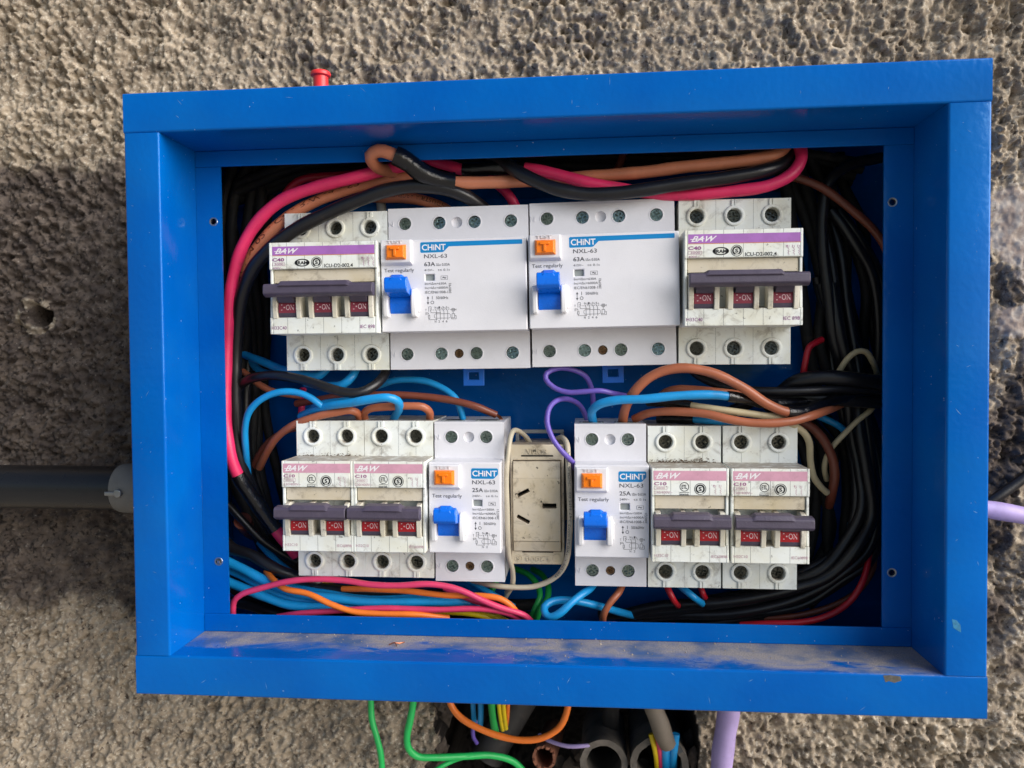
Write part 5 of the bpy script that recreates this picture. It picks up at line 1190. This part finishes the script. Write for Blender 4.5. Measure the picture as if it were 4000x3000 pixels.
     [(158.3,90.4,128.7), (158.8,87.1,110.9), (170.1,91.1,84.8), (178.5,90.6,54.2), (178.3,93.1,24.8), (185.1,95.5,-6)], [], None),
    ('cable', 'black cable dropping through the dark upper right of the box', 'black cables in the dark upper right of the box', 'soot_shade', 2.8628857148383346,
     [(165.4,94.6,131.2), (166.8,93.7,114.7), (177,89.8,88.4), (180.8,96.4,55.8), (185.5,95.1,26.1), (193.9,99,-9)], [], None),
    ('cable', 'black cable crossing the dark bottom of the box behind the bright wires', 'black cables along the dark bottom of the box', 'soot_shade', 3.39254836213727,
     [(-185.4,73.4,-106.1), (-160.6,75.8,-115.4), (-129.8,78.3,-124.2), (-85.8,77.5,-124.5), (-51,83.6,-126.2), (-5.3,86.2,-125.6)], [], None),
    ('cable', 'black cable crossing the dark bottom of the box behind the bright wires', 'black cables along the dark bottom of the box', 'soot_shade', 3.389579853385812,
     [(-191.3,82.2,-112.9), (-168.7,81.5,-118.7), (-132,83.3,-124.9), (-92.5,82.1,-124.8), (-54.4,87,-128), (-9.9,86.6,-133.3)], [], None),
    ('cable', 'black cable crossing the dark bottom of the box behind the bright wires', 'black cables along the dark bottom of the box', 'soot_shade', 2.705766075514152,
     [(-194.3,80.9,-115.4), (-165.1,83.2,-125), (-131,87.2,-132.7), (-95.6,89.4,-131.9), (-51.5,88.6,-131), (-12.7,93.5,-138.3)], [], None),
    ('cable', 'black cable crossing the dark bottom of the box behind the bright wires', 'black cables along the dark bottom of the box', 'soot_shade', 2.635109680601324,
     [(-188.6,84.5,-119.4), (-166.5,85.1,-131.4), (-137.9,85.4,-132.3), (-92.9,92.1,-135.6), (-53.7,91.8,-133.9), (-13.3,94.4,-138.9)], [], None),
    ('cable', 'black cable in the dark behind the right end of the lower breakers', 'black cables behind the right lower breakers', 'soot_shade', 2.7103647686679904,
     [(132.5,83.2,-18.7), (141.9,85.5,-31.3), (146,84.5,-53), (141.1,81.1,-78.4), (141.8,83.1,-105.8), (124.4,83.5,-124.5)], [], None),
    ('cable', 'black cable in the dark behind the right end of the lower breakers', 'black cables behind the right lower breakers', 'soot_shade', 3.18523795729417,
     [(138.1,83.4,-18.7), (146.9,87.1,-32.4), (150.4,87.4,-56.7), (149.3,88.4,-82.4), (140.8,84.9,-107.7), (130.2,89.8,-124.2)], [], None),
    ('cable', 'black cable in the dark behind the right end of the lower breakers', 'black cables behind the right lower breakers', 'soot_shade', 3.029390194128765,
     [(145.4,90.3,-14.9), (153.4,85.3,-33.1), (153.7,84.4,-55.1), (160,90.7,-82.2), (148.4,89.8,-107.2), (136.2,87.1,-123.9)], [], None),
    ('cable', 'black cable in the dark behind the right end of the lower breakers', 'black cables behind the right lower breakers', 'soot_shade', 2.9419348021665437,
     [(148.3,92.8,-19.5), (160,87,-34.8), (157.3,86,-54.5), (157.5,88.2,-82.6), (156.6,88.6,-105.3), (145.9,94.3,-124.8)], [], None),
    ('cable', 'black cable in the dark behind the right end of the lower breakers', 'black cables behind the right lower breakers', 'soot_shade', 3.0241459799705397,
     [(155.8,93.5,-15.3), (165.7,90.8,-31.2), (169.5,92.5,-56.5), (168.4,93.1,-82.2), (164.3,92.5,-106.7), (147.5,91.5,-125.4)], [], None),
]

def spline(P, step=2.2):
    P = [Vector(p) for p in P]; out = []; marks.clear()
    Q = [P[0] * 2 - P[1]] + P + [P[-1] * 2 - P[-2]]
    for i in range(1, len(Q) - 2):
        p0, p1, p2, p3 = Q[i - 1:i + 3]
        # centripetal spacing keeps tight bends from looping
        d = [max((b - a).length ** .5, 1e-4) for a, b in ((p0, p1), (p1, p2), (p2, p3))]
        m1 = ((p1 - p0) / d[0] - (p2 - p0) / (d[0] + d[1]) + (p2 - p1) / d[1]) * d[1]
        m2 = ((p2 - p1) / d[1] - (p3 - p1) / (d[1] + d[2]) + (p3 - p2) / d[2]) * d[1]
        n = max(2, int((p2 - p1).length / step)); marks.append(len(out))
        for k in range(n):
            t = k / n; t2, t3 = t * t, t * t * t
            out.append(p1 * (2 * t3 - 3 * t2 + 1) + m1 * (t3 - 2 * t2 + t) + p2 * (-2 * t3 + 3 * t2) + m2 * (t3 - t2))
    out.append(P[-1]); marks.append(len(out) - 1); return out
marks = []
def arclen(S):
    L = [0.0]
    for a, b in zip(S[:-1], S[1:]): L.append(L[-1] + (b - a).length)
    return L
def wire_print(S, r, spec, parent):
    txt, f0, f1, hgt, side = spec
    L = arclen(S); tot = L[-1]; a0, a1 = f0 * tot, f1 * tot
    V, F, x0, x1, y0, y1 = glyphs(txt)
    if side == 'down': V = [(x0 + x1 - x, y0 + y1 - y) for x, y in V]
    mb = MB(); P = []
    for x, y in V:
        s = a0 + (x - x0) / (x1 - x0) * (a1 - a0)
        i = min(max(next((k for k, q in enumerate(L) if q >= s), len(L) - 1), 1), len(L) - 1)
        t = (s - L[i - 1]) / max(L[i] - L[i - 1], 1e-6); c = S[i - 1].lerp(S[i], t)
        tg = (S[min(i + 1, len(S) - 1)] - S[max(i - 2, 0)]).normalized()
        n1 = Vector((0, -1, 0)); n1 = (n1 - tg * n1.dot(tg)).normalized(); n2 = tg.cross(n1)
        if (n2.z < 0) == (tg.x > 0) and False: n2 = -n2
        a = ((y - y0) / (y1 - y0) - .5) * hgt / r + .25
        if tg.x > 0: up = n2 if n2.z > 0 else -n2
        else: up = n2 if n2.z > 0 else -n2
        P.append(c + (n1 * math.cos(a) + up * math.sin(a)) * (r + .06))
    if S[0].x > S[-1].x:
        # keep the letters readable from the viewer's side
        P2 = []
        for (x, y), p in zip(V, P): P2.append(p)
    mb.add(P, F); q = mb.build('print', 'ink_brown' if r > 2 else 'ink_grey', parent, recalc=False); q['kind'] = 'stuff'
for nm, label, group, colour, r, pts, tapes, prt in WIRES:
    S = spline(pts); mk = list(marks)
    mb = MB(); rr = random.Random(label + str(pts[0]))
    rad = [r * (1 + .03 * math.sin(i * .7 + rr.random())) for i in range(len(S))]
    mb.tube(S, rad, 12 if r > 2 else 9)
    o = mb.build(nm, 'insulation_' + colour, None, sharp=50, recalc=False, origin=pts[0])
    tag(o, label, 'cable' if nm == 'cable' else 'wire', group)
    L = arclen(S)
    def part(b, name, mats, **k):
        q = b.build(name, mats, o, **k); q.location = q.location - o.location; return q
    for a, b, tr in tapes:
        ia, ib = [int(round(np.interp(q, range(len(mk)), mk))) for q in (a, b)]
        seg = S[ia:ib + 1]
        if len(seg) < 3: continue
        tb = MB(); n = len(seg)
        seg = spline([tuple(p) for p in seg], .8); n = len(seg)
        tb.tube(seg, [tr * (.97 + .04 * math.sin(i * .37) + .02 * rr.random() + (.05 if (i // 11) % 2 else 0)) for i in range(n)], 14)
        part(tb, 'tape_wrap', 'pvc_tape', sharp=60, recalc=False)
    if prt: 
        class Holder: pass
        before = set(bpy.data.objects)
        wire_print(S, r, prt, o)
        for q in set(bpy.data.objects) - before: q.location = -o.location
    if 'long dark brown wire running right' in label:
        cu = MB(); e = S[-1]; cu.tube([e, e + Vector((1.5, 2, -1.2)), e + Vector((2.4, 5, -3))], .9, 7); part(cu, 'bare_end', 'copper', recalc=False)

# ------------------------------------------------------------------ outside the box
c = thing('conduit_pipe', 'black plastic conduit running left from the box along the sooty wall', 'pipe', (-246, 78, -57.6))
mb = MB(); mb.tube([(-7, 0, 0), (-60, 0, .5), (-130, 0, .8), (-220, 0, .9)], 13.0, 36); mb.build('tube', 'conduit_black', c, recalc=False)
k = thing('conduit_connector', 'grey plastic connector joining the black conduit to the left side of the box', 'pipe fitting', (-193.4, 78, -57.6))
mb = MB(); mb.tube([(0, 0, 0), (-38, 0, 0), (-52, 0, 0), (-57, 0, 0), (-59.5, 0, 0), (-60.3, 0, 0), (-60.4, 0, 0)], [14.8, 14.8, 14.7, 14.5, 14.1, 13.7, 13.1], 36); mb.build('collar', 'connector_grey', k, recalc=False, sharp=60)
mb = MB(); mb.disc_y(-53.0, -.5, -16.6, -13.5, 2.3, 2.6, 14, .3); mb.frustum((-62.2, -54, -2.4, .6), -13.6, (-61.2, -54, -1.8, .2), -15.6); mb.build('clamp_screw', 'steel', k, bevel=.3)
mb = MB(); mb.tube([(0, 0, 0), (0, 0, 26.8), (0, 0, 27.2)], [4.1, 4.1, 4.1], 20); mb.tube([(0, 0, 26.6), (0, 0, 27.2), (0, 0, 28.4), (0, 0, 29.2), (0, 0, 29.6)], [4.3, 5.4, 5.6, 5.2, 4.6], 24)
mb2 = MB(); mb2.add([tuple(Vector(p) + Vector((-122.5, 62, 147.0))) for p in mb.v], mb.f)
tag(mb2.build('cable_plug', 'red_plug', None, recalc=False, sharp=40, origin=(-122.5, 62, 147.0)), 'small red flanged plug standing on the top edge of the box', 'plug')

wall = bpy.data.objects['concrete_wall']; g = random.Random(21)
for i in range(26):
    s_ = g.uniform(2.5, 8); edge = i < 16
    if edge: c_ = Vector((-74 + g.gauss(0, 4), g.uniform(116, 135), g.uniform(-250, -200))) if i < 9 else Vector((89 + g.gauss(0, 2), g.uniform(117, 140), g.uniform(-250, -195)))
    else: c_ = Vector((g.uniform(-66, 80), g.uniform(128, 165), g.uniform(-262, -238)))
    b_ = bmesh.new(); bmesh.ops.create_icosphere(b_, subdivisions=2, radius=1)
    ph = g.uniform(0, 9)
    mb = MB()
    mb.add([c_ + Vector((v.co.x * s_ * 1.1, v.co.y * s_ * .8, v.co.z * s_ * 1.2)) * (.72 + .5 * abs(math.sin(v.co.x * 3.1 + ph) * math.cos(v.co.z * 2.7 - ph) + .4 * math.sin(v.co.y * 5 + ph))) for v in b_.verts], [[v.index for v in f.verts] for f in b_.faces])
    b_.free(); mb.build('rubble', 'rubble', wall, sharp=25)

def pipe(label, mat, a, b, ro, ri, chew=.6, n=34, name='pipe'):
    """open pipe from its mouth a back to b"""
    a, b = Vector(a), Vector(b); d = (b - a).normalized(); u = d.orthogonal().normalized(); v = d.cross(u); g = random.Random(label)
    mb = MB(); V = []; F = []
    jag = [g.uniform(-chew, chew) for _ in range(n)]
    rings = [(b, ro, 0), (a, ro, 1), (a, ri, 1), (a.lerp(b, .95), ri, 0)]
    for p, r, e in rings:
        for i in range(n):
            t = 2 * math.pi * i / n
            V.append(p + (u * math.cos(t) + v * math.sin(t)) * (r + (jag[i] * .25 if e else 0)) + d * (jag[i] if e else 0))
    for k_ in range(3): F += [(k_ * n + i, k_ * n + (i + 1) % n, (k_ + 1) * n + (i + 1) % n, (k_ + 1) * n + i) for i in range(n)]
    F.append(tuple(3 * n + i for i in range(n)))
    mb.add(V, F)
    o = mb.build(name, mat, None, sharp=50, origin=tuple(a)); tag(o, label, 'pipe', 'pipes in the wall opening'); return o
pipe('small brown clay-coloured pipe end in the wall opening, its mouth chipped', 'pipe_clay', (-5, 119, -233), (-1, 180, -244), 7.4, 5.9, 1.6)
pipe('dark grey pipe end in the middle of the wall opening', 'pipe_grey', (32, 112, -232), (34, 180, -240), 14.6, 10.9, .7)
pipe('grey pipe end at the right of the wall opening with coloured wires in it', 'pipe_grey', (65.5, 108, -230), (68, 180, -238), 17.5, 13.6, .9)
pipe('black corrugated pipe slanting up in the wall opening under the green wires', 'pipe_black', (-20, 143, -203), (-44, 139, -243), 11.5, 9.6, 1.4)
pipe('black pipe stub standing deep in the wall opening behind the middle pipe', 'pipe_black', (38, 135, -203), (37, 142, -225), 5.2, 4.2, .9)
